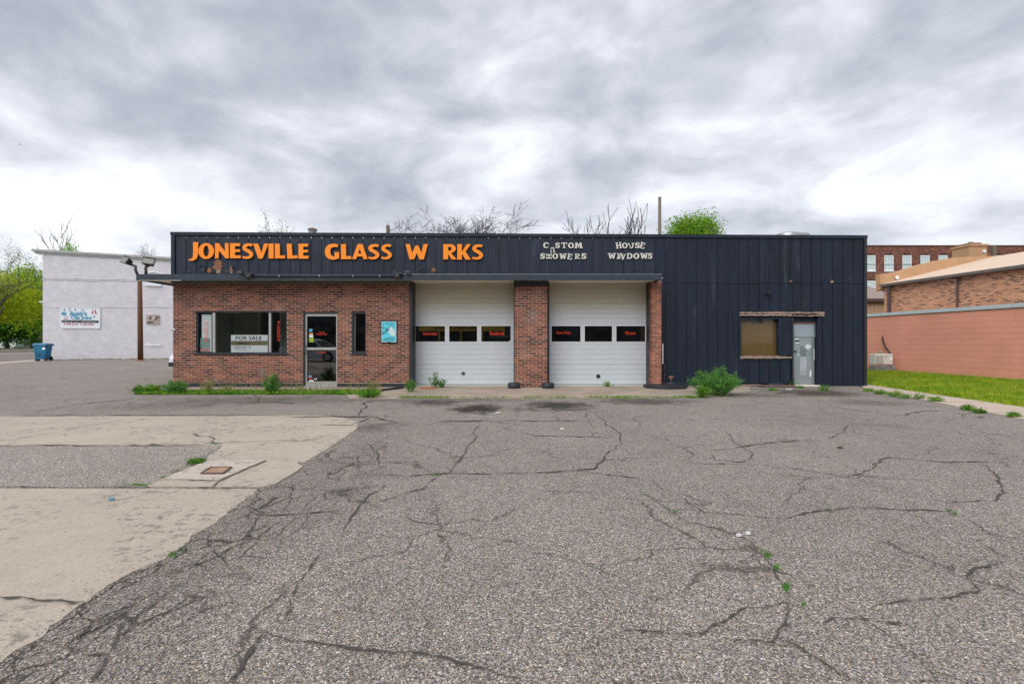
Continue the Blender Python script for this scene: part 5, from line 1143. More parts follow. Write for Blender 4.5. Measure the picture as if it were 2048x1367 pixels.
m.tube([(a0+(a1-a0)*i/8, -.03, az+.10*math.sin(math.pi*i/8)) for i in range(9)], .05, 6); m.build('arch_trim', m_signw, wb, local=True)
lbox('window_sill', m_signw, 290, 323, 689, 691.5, .003, .05)


def onwall(name, label, cat, px, py):
    a, z = wloc(px, py); c, s_ = math.cos(th), math.sin(th); t = empty(name, (P0[0]+c*a, P0[1]+s_*a, 0), th); tag(t, label, cat); return t, a
t, a_ = onwall('weathered_board', 'weathered peeling panel fixed to the white wall right of the wooden pole', 'panel', 306, 639)
A, zt_ = wloc(293, 629); B, zb_ = wloc(319.5, 648.5)
bx('panel', painted('weathered_panel', (.42, .38, .36), .8, .5, .12, (.22, .15, .12)), t, A-a_, B-a_, -.05, -.005, zb_, zt_, local=True)
for i in range(14):
    cx_, cz_ = random.uniform(A-a_+.1, B-a_-.1), random.uniform(zb_+.1, zt_-.1); MB().prismY(ragged(cx_, cz_, random.uniform(.05, .2), random.uniform(.03, .09)), -.058-.0004*i, -.0502).build('paint_flake', m_brown if i % 3 else m_soffit, t, local=True)
for yy, lab in ((556.5, 'upper thin cable stapled across the white wall'), (559.5, 'second thin cable just under the upper one on the white wall'), (614, 'lower thin cable across the white wall above the grooming sign')):
    t = empty('wall_cable', P0, th); tag(t, lab, 'cable', 'cables across the white wall'); m = MB(); a, z = wloc(86, yy); b, z2 = wloc(345, yy+ (2.5 if yy < 600 else 0))
    m.tube([(a+(b-a)*i/24, -.014, z+(z2-z)*i/24-.05*math.sin(i*.9)*random.random()-.06*math.sin(math.pi*i/24)) for i in range(25)], .009, 5); m.build('cable', simple('grey_cable_%d' % yy, (.30, .30, .33), .6), t, local=True)
# grooming sign
t, a_ = onwall('grooming_sign', 'white rounded dog and cat grooming sign with blue and red lettering on the white wall', 'sign', 160, 636)
GX = lambda px: wloc(px, 636, .06)[0]-a_; GZ = lambda py: wloc(160, py, .06)[1]
def rrect(x0, x1, z0, z1, r, n=6):
    o = []
    for cx, cz, a0 in ((x1-r, z1-r, 0), (x0+r, z1-r, 90), (x0+r, z0+r, 180), (x1-r, z0+r, 270)):
        for i in range(n+1): a = R(a0+90*i/n); o.append((cx+r*math.cos(a), cz+r*math.sin(a)))
    return o
MB().prismY(rrect(GX(120.3), GX(200.5), GZ(656.5), GZ(615.5), .14), -.06, -.01).build('board', m_signw, t, local=True)
y1_ = -.0625
sc_ = lambda c, r, c2, r2: (GX(110+c/20.48), GX(110+c2/20.48), GZ(605+r2/20.48), GZ(605+r/20.48))
def gtext(tx, c, r, c2, r2, mat, bold=.02, slant=0, yy=y1_): q = sc_(c, r, c2, r2); return text(tx, mat, t, 'lettering', q[0], q[1], q[2], q[3], yy, bold=bold, local=True, slant=slant)
gtext('My', 265, 370, 500, 590, m_signb, .05, .15); gtext("Buddy's", 605, 350, 1310, 600, m_signb, .05, .1); gtext('Clip Joint', 650, 540, 1515, 720, m_signb, .05)
q = sc_(262, 716, 1800, 824); MB().prismY(rrect(q[0], q[1], q[2], q[3], (q[3]-q[2])*.49), -.064, -.0602).build('band', m_navy, t, local=True)
gtext('DOG & CAT  GROOMING', 330, 744, 1715, 796, m_white, -.01, 0, -.0645)
gtext('849-2510', 470, 835, 915, 930, m_signr, .02, .15); gtext('320-4226', 1125, 835, 1590, 930, m_signr, .02, .15)
m = MB(); q = sc_(950, 862, 985, 905); m.prismY(rrect(q[0], q[1], q[2], q[3], .015), -.064, -.0602); m.build('dot', m_signb, t, local=True)
for c in (390, 1060):
    m = MB(); q = sc_(c-30, 840, c+40, 915); m.prismY([(q[0], q[3]), (q[0]+.04, q[3]), (q[1], q[2]+.03), (q[1], q[2]), (q[1]-.05, q[2]), (q[0], q[3]-.04)], -.064, -.0602); m.build('phone_mark', m_signr, t, local=True)
def paw(c, r, k=1.0):
    m = MB()
    for dx, dy, rr in ((0, 22, 30), (-42, -8, 14), (-18, -36, 15), (14, -38, 15), (42, -10, 14)):
        X = GX(110+(c+dx*k)/20.48); Z = GZ(605+(r+dy*k)/20.48); q = rr*k/20.48/F*33.5
        m.prismY([(X+q*math.cos(i*math.pi/4), Z+q*math.sin(i*math.pi/4)) for i in range(8)], -.064, -.0602)
    m.build('paw_print', simple('paw_blue', (.20, .33, .45), .6) if c == 390 else bpy.data.materials['paw_blue'], t, local=True)
for c, r in ((390, 300), (600, 280), (835, 295), (1135, 305), (1605, 565)): paw(c, r)
def blob(pts, mat, name, yy=-.064): MB().prismY([(GX(110+a/20.48), GZ(605+b/20.48)) for a, b in pts], yy, -.0602).build(name, mat, t, local=True)
blob([(1530, 280), (1670, 280), (1690, 370), (1600, 395), (1530, 370)], m_signr, 'dog_head'); blob([(1560, 300), (1640, 300), (1630, 370), (1575, 370)], m_signw, 'dog_face', -.066); blob([(1540, 380), (1660, 380), (1730, 430), (1690, 465), (1520, 465), (1490, 420)], m_signr, 'dog_body'); blob([(1560, 400), (1650, 400), (1660, 462), (1550, 462)], m_signw, 'dog_chest', -.066)
blob([(340, 600), (400, 640), (460, 600), (540, 530), (520, 640), (480, 700), (400, 705), (360, 660)], simple('cat_pink', (.55, .38, .46), .6), 'cat_drawing')
# -- wooden pole
t = empty('wooden_pole', (fx(280.5, 32), 32, 0)); tag(t, 'thick leaning brown wooden pole in front of the white wall', 'pole')
MB().tube([(fx(281, 32), 32, -.05), (fx(280.3, 32), 32, 3), (fx(279.5, 32), 32, fz(552, 32))], [.165, .15, .125], 14).build('pole', m_pole, t, smooth=True); MB().tube([(fx(281, 32), 32, 0), (fx(281, 32), 32, .06)], [.32, .22], 14).build('soil_mound', m_rot, t)
# -- bin
def bin_():
    Y = 31.9; X = fx(86, Y); t = empty('wheeled_bin', (X, Y, 0)); tag(t, 'blue wheeled rubbish bin with closed lid at the corner of the white building', 'bin')
    s = 1.0; m = MB().hexa([(-.44, -.36, .10), (.44, -.36, .10), (.44, .36, .10), (-.44, .36, .10), (-.56, -.42, 1.02), (.56, -.42, 1.02), (.56, .42, 1.02), (-.56, .42, 1.02)]); m.build('body', m_blue, t, bevel=.05, local=True)
    m = MB().box(-.64, .64, -.48, .48, 1.025, 1.09); m.build('rim', m_blue, t, bevel=.02, local=True)
    m = MB().hexa([(-.66, -.50, 1.095), (.68, -.50, 1.095), (.68, .5, 1.095), (-.66, .5, 1.095), (-.56, -.40, 1.21), (.56, -.40, 1.21), (.56, .4, 1.19), (-.56, .4, 1.19)]); m.build('lid', m_blue, t, bevel=.03, local=True)
    MB().tube([(.62, -.3, 1.12), (.80, -.3, 1.12), (.80, .3, 1.12), (.62, .3, 1.12)], .03, 8).build('handle', m_blue, t, local=True)
    t.scale = (.74, .60, 1.0)
    for s_ in (-.30, .30): m = MB().cyl((.50, s_-.05, .16), .16, .10, 18, axis='y'); m.build('wheel', m_rubber, t, local=True)
    bx('foot', m_rubber, t, -.60, -.42, -.2, .2, 0, .18, local=True); bx('recess', simple('dark_blue_plastic', (.004, .05, .10), .5), t, -.18, .10, -.395, -.37, .25, .62, local=True); bx('catch_bar', m_blue, t, -.14, .08, -.43, -.40, .50, .55, local=True)
    bx('sticker', m_signw, t, .28, .54, -.437, -.425, .78, .92, local=True)
    for x_ in (-.34, .30): bx('rib', m_blue, t, x_-.03, x_+.03, -.43, -.39, .2, .95, local=True)
    bx('side_bracket', m_blue, t, -.60, -.50, -.30, .30, .62, .95, local=True)
bin_()

# ------------------------------------------------------------------ cars (one visible behind the corner, two across the lot that the glass mirrors)
def car(name, label, paint, loc, rz, tall=0.0):
    t = empty(name, loc, rz); tag(t, label, 'car'); h = tall
    prof = [(-2.22, .32), (-2.25, .62), (-2.12, .92+h*.3), (-1.2, .98+h*.4), (1.05, .96+h*.3), (1.85, .84+h*.2), (2.20, .68), (2.24, .42), (2.15, .26), (1.75, .24), (1.72, .40), (1.60, .60), (1.38, .68), (1.16, .60), (1.04, .40), (1.0, .24), (-1.0, .24), (-1.04, .40), (-1.16, .60), (-1.38, .68), (-1.60, .60), (-1.72, .40), (-1.78, .26)]
    m = MB(); m.prismY(prof, -.88, .88)
    for i, (x, y, z) in enumerate(m.v):    # narrow towards the ends
        f = 1-.16*max(0, abs(x)-1.5)/.7-.04*max(0, z-.7); m.v[i] = (x, y*f, z)
    m.build('body', paint, t, bevel=.07, local=True, smooth=False)
    a = [(-1.95, .92+h*.3), (.98, .94+h*.3), (.22, 1.42+h), (-1.35, 1.44+h)]
    m = MB(); 
    m.hexa([(a[0][0], -.80, a[0][1]), (a[1][0], -.80, a[1][1]), (a[1][0], .80, a[1][1]), (a[0][0], .80, a[0][1]), (a[3][0], -.62, a[3][1]), (a[2][0], -.62, a[2][1]), (a[2][0], .62, a[2][1]), (a[3][0], .62, a[3][1])]); m.build('windows', m_intd, t, bevel=.04, local=True)
    m = MB().hexa([(-1.42, -.635, 1.42+h), (.26, -.635, 1.40+h), (.26, .635, 1.40+h), (-1.42, .635, 1.42+h), (-1.25, -.55, 1.48+h), (.05, -.55, 1.48+h), (.05, .55, 1.48+h), (-1.25, .55, 1.48+h)]); m.build('roof', paint, t, bevel=.03, local=True)
    for s_ in (-1, 1):
        for x0_, x1_ in ((.98, .22), (-.45, -.42), (-1.95, -1.37)):
            MB().tube([(x0_, s_*.815, .93+h*.3), (x1_, s_*.64, 1.43+h)], .035, 6).build('pillar', paint, t, local=True)
        for x in (-1.38, 1.38):
            w_ = MB().cyl((x, s_*.86-(.2 if s_ > 0 else 0), .33), .33, .2, 24, axis='y').build('wheel', m_rubber, t, local=True)
            MB().cyl((x, s_*.87-(0 if s_ > 0 else .012), .33), .21, .012, 18, axis='y').build('rim', m_galv, w_, local=True)
        MB().lathe((0, 0, 0), [(.11, 0), (.10, .05), (.001, .08)], 16)
        l = MB().lathe((0, 0, 0), [(.115, -.05), (.105, .02), (.06, .05), (.001, .055)], 16); l.v = [(2.14+c*.9-abs(0), s_*.64+a_, .60+b_*.8) for a_, b_, c in l.v]; l.build('headlight', m_lens, t, local=True, smooth=True)
        bx('tail_light', m_signr, t, -2.27, -2.19, s_*.68-.12, s_*.68+.12, .62, .78, local=True)
        bx('mirror', paint, t, .70, .84, s_*.93-.06, s_*.93+.06, .94, 1.06, local=True)
    bx('bumper', m_rubber, t, 2.12, 2.28, -.72, .72, .26, .44, bevel=.04, local=True); bx('bumper', m_rubber, t, -2.30, -2.16, -.74, .74, .28, .46, bevel=.04, local=True)
    bx('grille', m_intd, t, 2.19, 2.255, -.38, .38, .48, .60, local=True)
    return t
car('parked_car', 'white car of which only a front corner shows behind the brick wall', m_carw, (fx(337, 19.5)+.60, 21.9, 0), R(-90))
car('parked_car', 'white car at the roadside behind the viewer, mirrored in the door glass', m_carw, (-13.2, -4.2, 0), R(8))
car('parked_car', 'tall dark car behind the viewer, mirrored in the first garage door', m_card, (-1.6, -9.5, 0), R(176), .25)
ob = empty('opposite_building', (-5, -24, 0)); tag(ob, 'dark brick storefront with a yellow fascia across the lot, mirrored in the garage door glass', 'building')
bx('wall', simple('dark_render', (.045, .048, .055), .9, .2, 1), ob, -40, 25, -30, -24, 0, 7.5); bx('fascia', m_yel, ob, -10.9, -.8, -24, -23.8, 2.5, 3.25)
text('FORD REAL ESTATE', m_navy, ob, 'lettering', -8.6, -3.5, 2.70, 3.08, -23.79, bold=.03, facing=-1)
for i, x in enumerate((-10.2, -7.8, -5.4, -3.0)): bx('window', m_intd, ob, x, x+1.9, -24.0, -23.93, .5, 2.3); bx('post', m_yel, ob, x+2.02, x+2.2, -24, -23.85, 0, 2.49)
for i, x in enumerate((-32, -26, -20, 3, 9, 15)): bx('window', m_intd, ob, x, x+3, -24.0, -23.93, .7, 2.6); bx('window', m_housew, ob, x+.5, x+2.2, -24.0, -23.93, 4.4, 6.0)

# ================================================================== right side
tp = math.atan2(-1, .09)
PP = (16.05-.09*6, 27.0, 0)        # far end of the pink wall; local x runs towards the camera
pk = empty('pink_block_building', PP, tp); tag(pk, 'low salmon pink painted concrete block building with pale metal coping', 'building')
def ploc(x, y, P, off=0.0):
    d = ((x-CX)/F, 1.0); c, s_ = math.cos(tp), math.sin(tp); den = -s_*d[0]+c*d[1]; t = (-off+(-s_*P[0]+c*P[1]))/den
    X, Y = d[0]*t, t; return (c*(X-P[0])+s_*(Y-P[1]), H+(CY-y)/F*t)
LW = 20.5
pw = bx('wall', m_pinkj, pk, 0, LW, .005, .4, -.05, 2.44, local=True)
rects = brick_rects(0, LW, -.05, 2.43, .405, .2035, 0, -.03, (), .007)
lay(rects, pw, m_pink, 0, .09, name='concrete_block', single=300, local=True, key='cb', prio=lambda r: abs((r[0]+r[1])/2-10.4))
for i in range(7):
    a = i*LW/7; bx('coping', m_coping, pk, a, a+LW/7-.008, -.05, .46, 2.432, 2.56, local=True)
bx('roof', m_shingle, pk, 0, LW, .46, 9, 2.40, 2.44, local=True); bx('end_wall', m_pink, pk, -.02, .3, .41, 9, -.05, 2.43, local=True); bx('end_wall', m_pink, pk, LW-.3, LW, .41, 9, -.05, 2.43, local=True)
# air conditioner on its stone base
t = empty('air_conditioner', (fx(1768.5, 19.5), 19.5, .3)); tag(t, 'cream outdoor air conditioning unit beside the pink wall', 'air conditioner')
AX = lambda p: fx(p, 19.5); AZ = lambda p: fz(p, 19.5)
bx('case', m_ac, t, AX(1751), AX(1786), 19.5, 19.85, AZ(728.6), AZ(707), .015)
bx('grille', m_acg, t, AX(1752.5), AX(1766), 19.478, 19.497, AZ(726.5), AZ(710.5))
for i in range(9): z = AZ(726.5)+(AZ(710.5)-AZ(726.5))*(i+.5)/9; bx('louvre', m_ac, t, AX(1752.5), AX(1766), 19.470, 19.477, z-.008, z+.008)
bx('service_panel', m_signw, t, AX(1779), AX(1785), 19.488, 19.499, AZ(720), AZ(711)); bx('label_strip', m_navy, t, AX(1778), AX(1785), 19.485, 19.4875, AZ(712.2), AZ(711.4)); bx('badge', m_acg, t, AX(1771), AX(1772.6), 19.488, 19.499, AZ(715.5), AZ(710.5))
t = empty('meter_can', (AX(1767.5), 19.7, AZ(707))); tag(t, 'small grey round can on top of the air conditioner', 'can'); MB().lathe((AX(1767.5), 19.68, AZ(707)), [(.06, 0), (.06, .07), (.07, .075), (.07, .10), (.001, .12)], 14).build('can', m_galv, t, smooth=True)
t = empty('stone_base', (AX(1770), 19.6, 0)); tag(t, 'stacked grey stone block base under the air conditioner', 'base')
nst = 0
for r in range(5):
    z0_ = .0+r*.062; x = AX(1750.5)
    while x < AX(1790)-.05 and nst < 80:
        w_ = random.uniform(.10, .24); x1_ = min(x+w_, AX(1790)); bx('stone', m_stone if random.random() < .6 else m_galv if random.random() < .1 else simple('stone_%d' % nst, (.16+.2*random.random(),)*3, .9, .3, 20, .5), t, x, x1_-.008, 19.46+random.uniform(0, .03), 19.85, z0_, z0_+.056, .006); x = x1_; nst += 1
t = empty('coolant_hose', (AX(1780), 19.9, 0)); tag(t, 'black insulated hose curving down the pink wall to the air conditioner', 'hose')
def WP(px, py, off): a, z = ploc(px, py, PP, off); c, s_ = math.cos(tp), math.sin(tp); return (PP[0]+c*a+s_*off, PP[1]+s_*a-c*off, z)
hp = [WP(1765.5, 673, .0), WP(1765, 676, .06), WP(1766.5, 682, .07), WP(1771, 694, .08), WP(1780, 706, .10)]
MB().tube([tuple(Vector(hp[k]).lerp(Vector(hp[k+1]), f)) for k in range(4) for f in (0, .33, .66)]+[hp[-1], (AX(1789), 19.72, AZ(712)), (AX(1791), 19.72, AZ(720)), (AX(1788), 19.72, AZ(727)), (AX(1784), 19.75, AZ(728))], .028, 8).build('hose', m_rubber, t, smooth=True)
t = empty('drain_pipe', (AX(1802), 19.4, 0)); tag(t, 'dark green plastic pipe lying in the grass at the foot of the pink wall', 'pipe'); MB().tube([(AX(1791), 19.55, .07), (AX(1812), 19.25, .06)], .055, 12).build('pipe', m_green, t, smooth=True); MB().tube([(AX(1810.5), 19.27, .06), (AX(1813.5), 19.22, .06)], .066, 12).build('collar', m_green, t)
# orange brick hall behind
OP = (20.9-.0, 26.0, 0)
oh = empty('orange_brick_hall', OP, tp); tag(oh, 'orange brick hall with tan sloping roof behind the pink wall', 'building')
ZE = 4.38
ow_ = bx('wall', m_obrick, oh, 0, 18, 0, .3, -.05, ZE, local=True); bx('end_wall', m_obrickx, oh, 0, .3, .3, 14, -.05, ZE, local=True)
a, z = ploc(1906, 560, OP); b, z = ploc(1916, 560, OP); bx('pilaster', m_obrick, oh, a, b, -.10, -.002, -.05, ZE-.01, local=True); bx('pilaster', m_obrick, oh, .0, .42, -.10, -.002, -.05, ZE-.01, local=True)
a, z = ploc(1784.5, 600, OP); bx('downspout', m_brown, oh, a-.07, a+.07, -.24, -.12, -.05, ZE-.02, local=True); a, z = ploc(1915, 600, OP, .1); bx('downspout', m_brown, oh, a-.03, a+.03, -.14, -.101, -.05, ZE-.02, local=True)
bx('gutter', simple('dark_gutter', (.12, .105, .10), .5), oh, -.15, 18, -.32, .10, ZE, ZE+.13, local=True)
rf = MB().add([(-.05, -.30, ZE+.14), (18, -.30, ZE+.14), (18, 6.6, ZE+1.78), (-.05, 6.6, ZE+1.78), (-.05, 14, ZE+1.78), (18, 14, ZE+1.78)], [(0, 1, 2, 3), (3, 2, 5, 4)]).build('roof', m_tarp2, oh, local=True)
m = MB(); pr_ = [(-.32, .14, .70), (.8, .45, .85), (1.8, .70, 1.18), (3.0, 1.0, 1.48), (4.4, 1.34, 1.72), (6.0, 1.7, 1.80), (8, 1.9, 1.92), (14, 1.9, 1.95)]
n = len(pr_); V = []
for (y, zl, zu) in pr_:   # far gable parapet wrapped in membrane, creased
    j = random.uniform(-.03, .03); V += [(.02+j, y, ZE+zl-.25), (-.02+j, y, ZE+zu), (-.32, y, ZE+zu+.02), (-.32, y, ZE+zl-.4)]
m.add(V, [(4*i+a, 4*i+4+a, 4*i+4+(a+1) % 4, 4*i+(a+1) % 4) for i in range(n-1) for a in range(4)]+[(3, 2, 1, 0), (4*n-4, 4*n-3, 4*n-2, 4*n-1)]); m.build('parapet', m_tarp, oh, local=True)
m = MB().lathe((0, 0, 0), [(.10, 0), (.10, .04), (.001, .05)], 16); m.v = [(c+.05, a+.62, b+ZE+.52) for a, b, c in m.v]; m.build('round_vent', m_signw, oh, local=True)
a, z = ploc(1901, 565, OP, .3); m = MB(); m.tube([(a, -.0, z-.0), (a, -.0+.0, z), (a-.1, -.35, z+.12), (a-.5, -.45, z+.14)], .03, 6); m.build('bracket', m_brown, oh, local=True); bx('bracket_plate', m_brown, oh, a-.08, a+.08, -.04, -.001, z-.28, z+.1, local=True)
t = empty('roof_chimney', (fx(1956, 31), 31, 4)); tag(t, 'square tan painted chimney with stepped cap above the tan roof', 'chimney')
CXf = lambda p: fx(p, 31); CZf = lambda p: fz(p, 31)
bx('shaft', m_tarp, t, CXf(1938), CXf(1974), 31, 32.2, 4.5, CZf(492)); bx('cap', m_tarp, t, CXf(1936), CXf(1976), 30.93, 32.27, CZf(492)+.002, CZf(488)); bx('upper_cap', m_rot, t, CXf(1944), CXf(1968), 31.15, 32.0, CZf(488)+.002, CZf(484)); MB().cyl((CXf(1956), 31.5, CZf(484)), .13, .12, 12).build('flue', m_galv, t)
m = MB().lathe((0, 0, 0), [(.10, 0), (.10, .05), (.001, .06)], 16); m.v = [(a+CXf(1967.5), 30.99-c, b+CZf(502.5)) for a, b, c in m.v]; m.build('round_vent', m_signw, t)
t = empty('timber_post', (fx(1990, 31), 31, 4)); tag(t, 'short grey timber post beside the tan chimney', 'post'); bx('post', m_gpole, t, fx(1987, 31), fx(1993.5, 31), 31, 31.2, 4.5, fz(490, 31))
# tan metal shed
Y = 32.0; t = empty('tan_metal_shed', (23, 32, 0)); tag(t, 'tan ribbed metal shed with a grey shingle roof between the black and brick buildings', 'shed')
ze = fz(602, Y); core = bx('wall', m_brown, t, fx(1690, Y), fx(1790, Y), Y+.03, Y+6, 0, ze)
x = fx(1690, Y); 
while x < fx(1790, Y)-.1: bx('wall_panel', m_tan, t, x, x+.235, Y, Y+.028, 0, ze); bx('panel_rib', m_brown, t, x+.237, x+.253, Y+.008, Y+.028, 0, ze); x += .255
bx('fascia', m_brown, t, fx(1685, Y), fx(1795, Y), Y-.32, Y-.02, ze-.05, ze+.14)
MB().add([(fx(1685, Y), Y-.35, ze+.145), (fx(1795, Y), Y-.35, ze+.145), (fx(1795, Y), Y+4.2, ze+2.0), (fx(1685, Y), Y+4.2, ze+2.0), (fx(1795, Y), Y+8.4, ze+.145), (fx(1685, Y), Y+8.4, ze+.145)], [(0, 1, 2, 3), (3, 2, 4, 5)]).build('roof', m_shingle, t)
# brick mill
YM = 77.0; t = empty('brick_mill', (80, YM, 0)); tag(t, 'long dark red brick mill with rows of white arched windows in the distance', 'building')
zt_ = fz(492, YM); mops = []; px = 1742
cxs = [1742+36.1*i for i in range(-4, 15)]
ZR = [(fz(541.5, YM), fz(510, YM)), (fz(594, YM), fz(561, YM)), (fz(646, YM), fz(613, YM))]
hw = 9.3/F*YM
for c in cxs:
    for a, b in ZR: mops.append((fx(c, YM)-hw, fx(c, YM)+hw, a, b))
grid_boxes(MB(), fx(1550, YM), fx(2300, YM), 0, zt_, YM, YM+.5, mops).build('wall', m_mill, t); bx('cornice', m_redb, t, fx(1550, YM), fx(2300, YM), YM-.12, YM+.6, zt_, zt_+.14); bx('inner_wall', m_signw, t, fx(1550, YM), fx(2300, YM), YM+.62, YM+.7, 0, zt_-.1)
bx('roof', m_shingle, t, fx(1550, YM), fx(2300, YM), YM+.7, YM+22, zt_-.6, zt_-.4); bx('end_wall', m_mill, t, fx(1550, YM), fx(1550, YM)+.5, YM+.71, YM+22, 0, zt_)
def mkwin():
    h2 = (ZR[0][1]-ZR[0][0])/2; m = MB(); f = .13
    for q in ((-hw, -hw+f, -h2, h2), (hw-f, hw, -h2, h2), (-hw+f, hw-f, -h2, -h2+f*1.3), (-hw+f, hw-f, h2-f*1.5, h2), (-hw+f, hw-f, -.05, .05)): m.box(q[0], q[1], 0, .14, q[2], q[3])
    for k in (-1, 1): m.box(k*hw*.30-.022, k*hw*.30+.022, .03, .10, -h2+f, h2-f)
    for k in (-.56, .56): m.box(-hw+f, hw-f, .031, .099, k*h2-.022, k*h2+.022)
    m.prismY([(-hw, h2+.001)]+[(hw*math.cos(math.pi-i*math.pi/8), h2+.001+.22*math.sin(i*math.pi/8)) for i in range(9)][1:-1]+[(hw, h2+.001)], -.02, .12)
    m.box(-hw-.08, hw+.08, -.12, .1, -h2-.14, -h2-.002)
    return m
wm = mkwin(); first = None; wpm = None
glass_far = simple('pale_blind_glass', (.50, .58, .62), .2, .2, .8)
for i, c in enumerate(cxs):
    for j, (a, b) in enumerate(ZR):
        X, Zc = fx(c, YM), (a+b)/2
        if first is None:
            o = wm.build('window', m_white, t, local=True); o.location = (X-80, .02, Zc); first = o
            p_ = bx('pane', glass_far, o, -hw+.1, hw-.1, .06, .08, -(b-a)/2+.1, (b-a)/2-.1, local=True)
        else: o = copy_tree(first, t); o.location = (X-80, .02, Zc)
# thin wire in front of the mill and over the left trees
def wire(label, pts, r=.02): o = MB().tube(pts, r, 4).build('overhead_wire', m_rubber); tag(o, label, 'wire'); return o
wire('overhead wire crossing in front of the distant brick mill', [(fx(1700+40*i, 60), 60, fz(529-6*(i/10)+3*math.sin(i/10*math.pi), 60)) for i in range(11)], .03)
wire('pale overhead wire crossing the trees left of the white building', [(fx(-60+15*i, 38), 38, fz(568+.75*i, 38)) for i in range(11)], .022)
# tall pole behind the shop
t = empty('utility_pole', (fx(1319, 30), 30, 0)); tag(t, 'tall plain wooden utility pole rising behind the black roof edge', 'pole'); MB().tube([(fx(1319, 30), 30, 0), (fx(1319.5, 30), 30, fz(394, 30))], [.14, .095], 12).build('pole', m_gpole, t, smooth=True)
# bird
t = empty('bird', (fx(38, 60), 60, fz(289, 60))); tag(t, 'small dark bird flying high in the sky at the left', 'bird'); X, Z = fx(38, 60), fz(289, 60)
MB().lathe((X, 60, Z-.05), [(.001, 0), (.04, .03), (.05, .08), (.02, .13), (.001, .14)], 8).build('body', m_rubber, t)
for s_ in (-1, 1): MB().add([(X, 59.95, Z), (X, 60.08, Z), (X+s_*.18, 60.06, Z+.07), (X+s_*.14, 59.98, Z+.06)], [(0, 1, 2, 3)]).build('wing', m_rubber, t)

# ================================================================== houses and trees beyond the road
def house(name, label, X, Y, W, D, hh, wall, roofm, rz=0):
    t = empty(name, (X, Y, .12), rz); tag(t, label, 'house'); bx('wall', wall, t, -W/2, W/2, 0, D, 0, hh, local=True)
    MB().add([(-W/2-.3, -.4, hh), (W/2+.3, -.4, hh), (W/2+.3, D/2, hh+2.2), (-W/2-.3, D/2, hh+2.2), (W/2+.3, D+.4, hh), (-W/2-.3, D+.4, hh)], [(0, 1, 2, 3), (3, 2, 4, 5)]).build('roof', roofm, t, local=True)
    for k in range(-1, 2): w_ = bx('window', m_white, t, k*W*.3-.6, k*W*.3+.6, -.06, -.002, 1.0, 2.6, local=True); bx('pane', m_intd, w_, k*W*.3-.5, k*W*.3+.5, -.08, -.061, 1.1, 2.5, local=True)
    bx('door', m_brown, t, W*.15-.5, W*.15+.5, -.05, -.002, 0, 2.1, local=True); return t
house('white_house', 'white house low behind the dark tree at the far left', fx(5, 98), 98, 5.5, 8, 3.6, m_housew, m_shingle)
house('brown_house', 'dark brick house with white door frames low behind the trees beside the white building', fx(70, 102), 102, 9.5, 8, 3.6, m_redb, m_brown)
tree('maple_tree', 'dark green low spreading maple across the road at the far left edge', 'tree', 15, 84, 612, 125, m_bark, m_leafd, 11, .45, 26, 5, .32, .8, .1, clear=.22, leaf2=m_leafg, dome=(1.7, 150, 110))
tree('yellow_green_tree', 'yellow green tree in front of the others at the far left edge', 'tree', -18, 62, 548, 170, m_bark, m_leafy, 12, .28, 22, 5, .30, .7, .3, clear=.30, leaf2=m_leafg, dome=(4.0, 170, 90))
tree('locust_tree', 'sparse feathery pale tree rising highest at the far left edge', 'tree', -35, 58, 484, 185, m_bark, m_leafp, 13, .16, 6, 5, .28, .6, .4, clear=.36)
tree('green_tree', 'full mid green tree just left of the white building corner', 'tree', 62, 92, 534, 110, m_bark, m_leafg, 14, .42, 26, 5, .34, .55, .3, clear=.25, leaf2=m_leafy, dome=(3.6, 170, 100))
tree('green_tree', 'yellowish bushy tree beside the white building with its foot in the lawn', 'tree', 88, 80, 560, 90, m_bark, m_leafg, 15, .36, 22, 5, .3, .6, .3, clear=.2, leaf2=m_leafy, dome=(3.4, 130, 90))
tree('green_tree', 'green tree crown peeping over the left end of the white roof', 'tree', 118, 92, 484, 52, m_bark, m_leafg, 16, .28, 14, 5, .3, .55, .3, clear=.45)
tree('dead_tree', 'bare dead tree with dark twisted limbs above the white roof', 'tree', 171, 70, 438, 120, m_barkd, None, 17, .3, 6, 6, .38, .48, .6, clear=.50, twig=.045, kids=(2, 3))
tree('bare_tree', 'small fine bare crown above the right part of the white roof', 'tree', 249, 66, 485, 100, m_barkd, m_leafp, 18, .12, 1, 7, .2, .6, .25, clear=.5, twig=.022, kids=(2, 3))
tree('budding_tree', 'fine budding tree behind the roof vent', 'tree', 655, 42, 432, 200, m_barkd, m_leafp, 61, .10, 2, 7, .2, .6, .25, clear=.34, twig=.016, kids=(2, 3))
tree('budding_tree', 'low fine twigs left of the roof vent', 'tree', 577, 42, 449, 150, m_barkd, m_leafp, 62, .09, 2, 7, .16, .6, .25, clear=.38, twig=.016, kids=(2, 3))
tree('bare_tree', 'first bare tree of the row behind the fascia, above the letters RKS at its left', 'tree', 893, 46, 432, 190, m_barkd, None, 23, twig=.022, levels=7, kids=(2, 4), up=.15, trunk_r=.2, spread=.62, clear=.30)
tree('bare_tree', 'second and tallest bare tree of the row behind the letters RKS', 'tree', 945, 47, 430, 190, m_barkd, None, 24, twig=.022, levels=7, kids=(2, 4), up=.15, trunk_r=.2, spread=.62, clear=.30)
tree('bare_tree', 'third bare tree of the row, right of the last S of the orange sign', 'tree', 992, 46, 434, 180, m_barkd, None, 25, twig=.022, levels=7, kids=(2, 4), up=.15, trunk_r=.2, spread=.62, clear=.30)
tree('bare_tree', 'lowest bare tree ending the row left of the white lettering', 'tree', 1045, 48, 448, 190, m_barkd, None, 26, twig=.015, levels=7, kids=(2, 4), up=.15, trunk_r=.2, spread=.62, clear=.4)
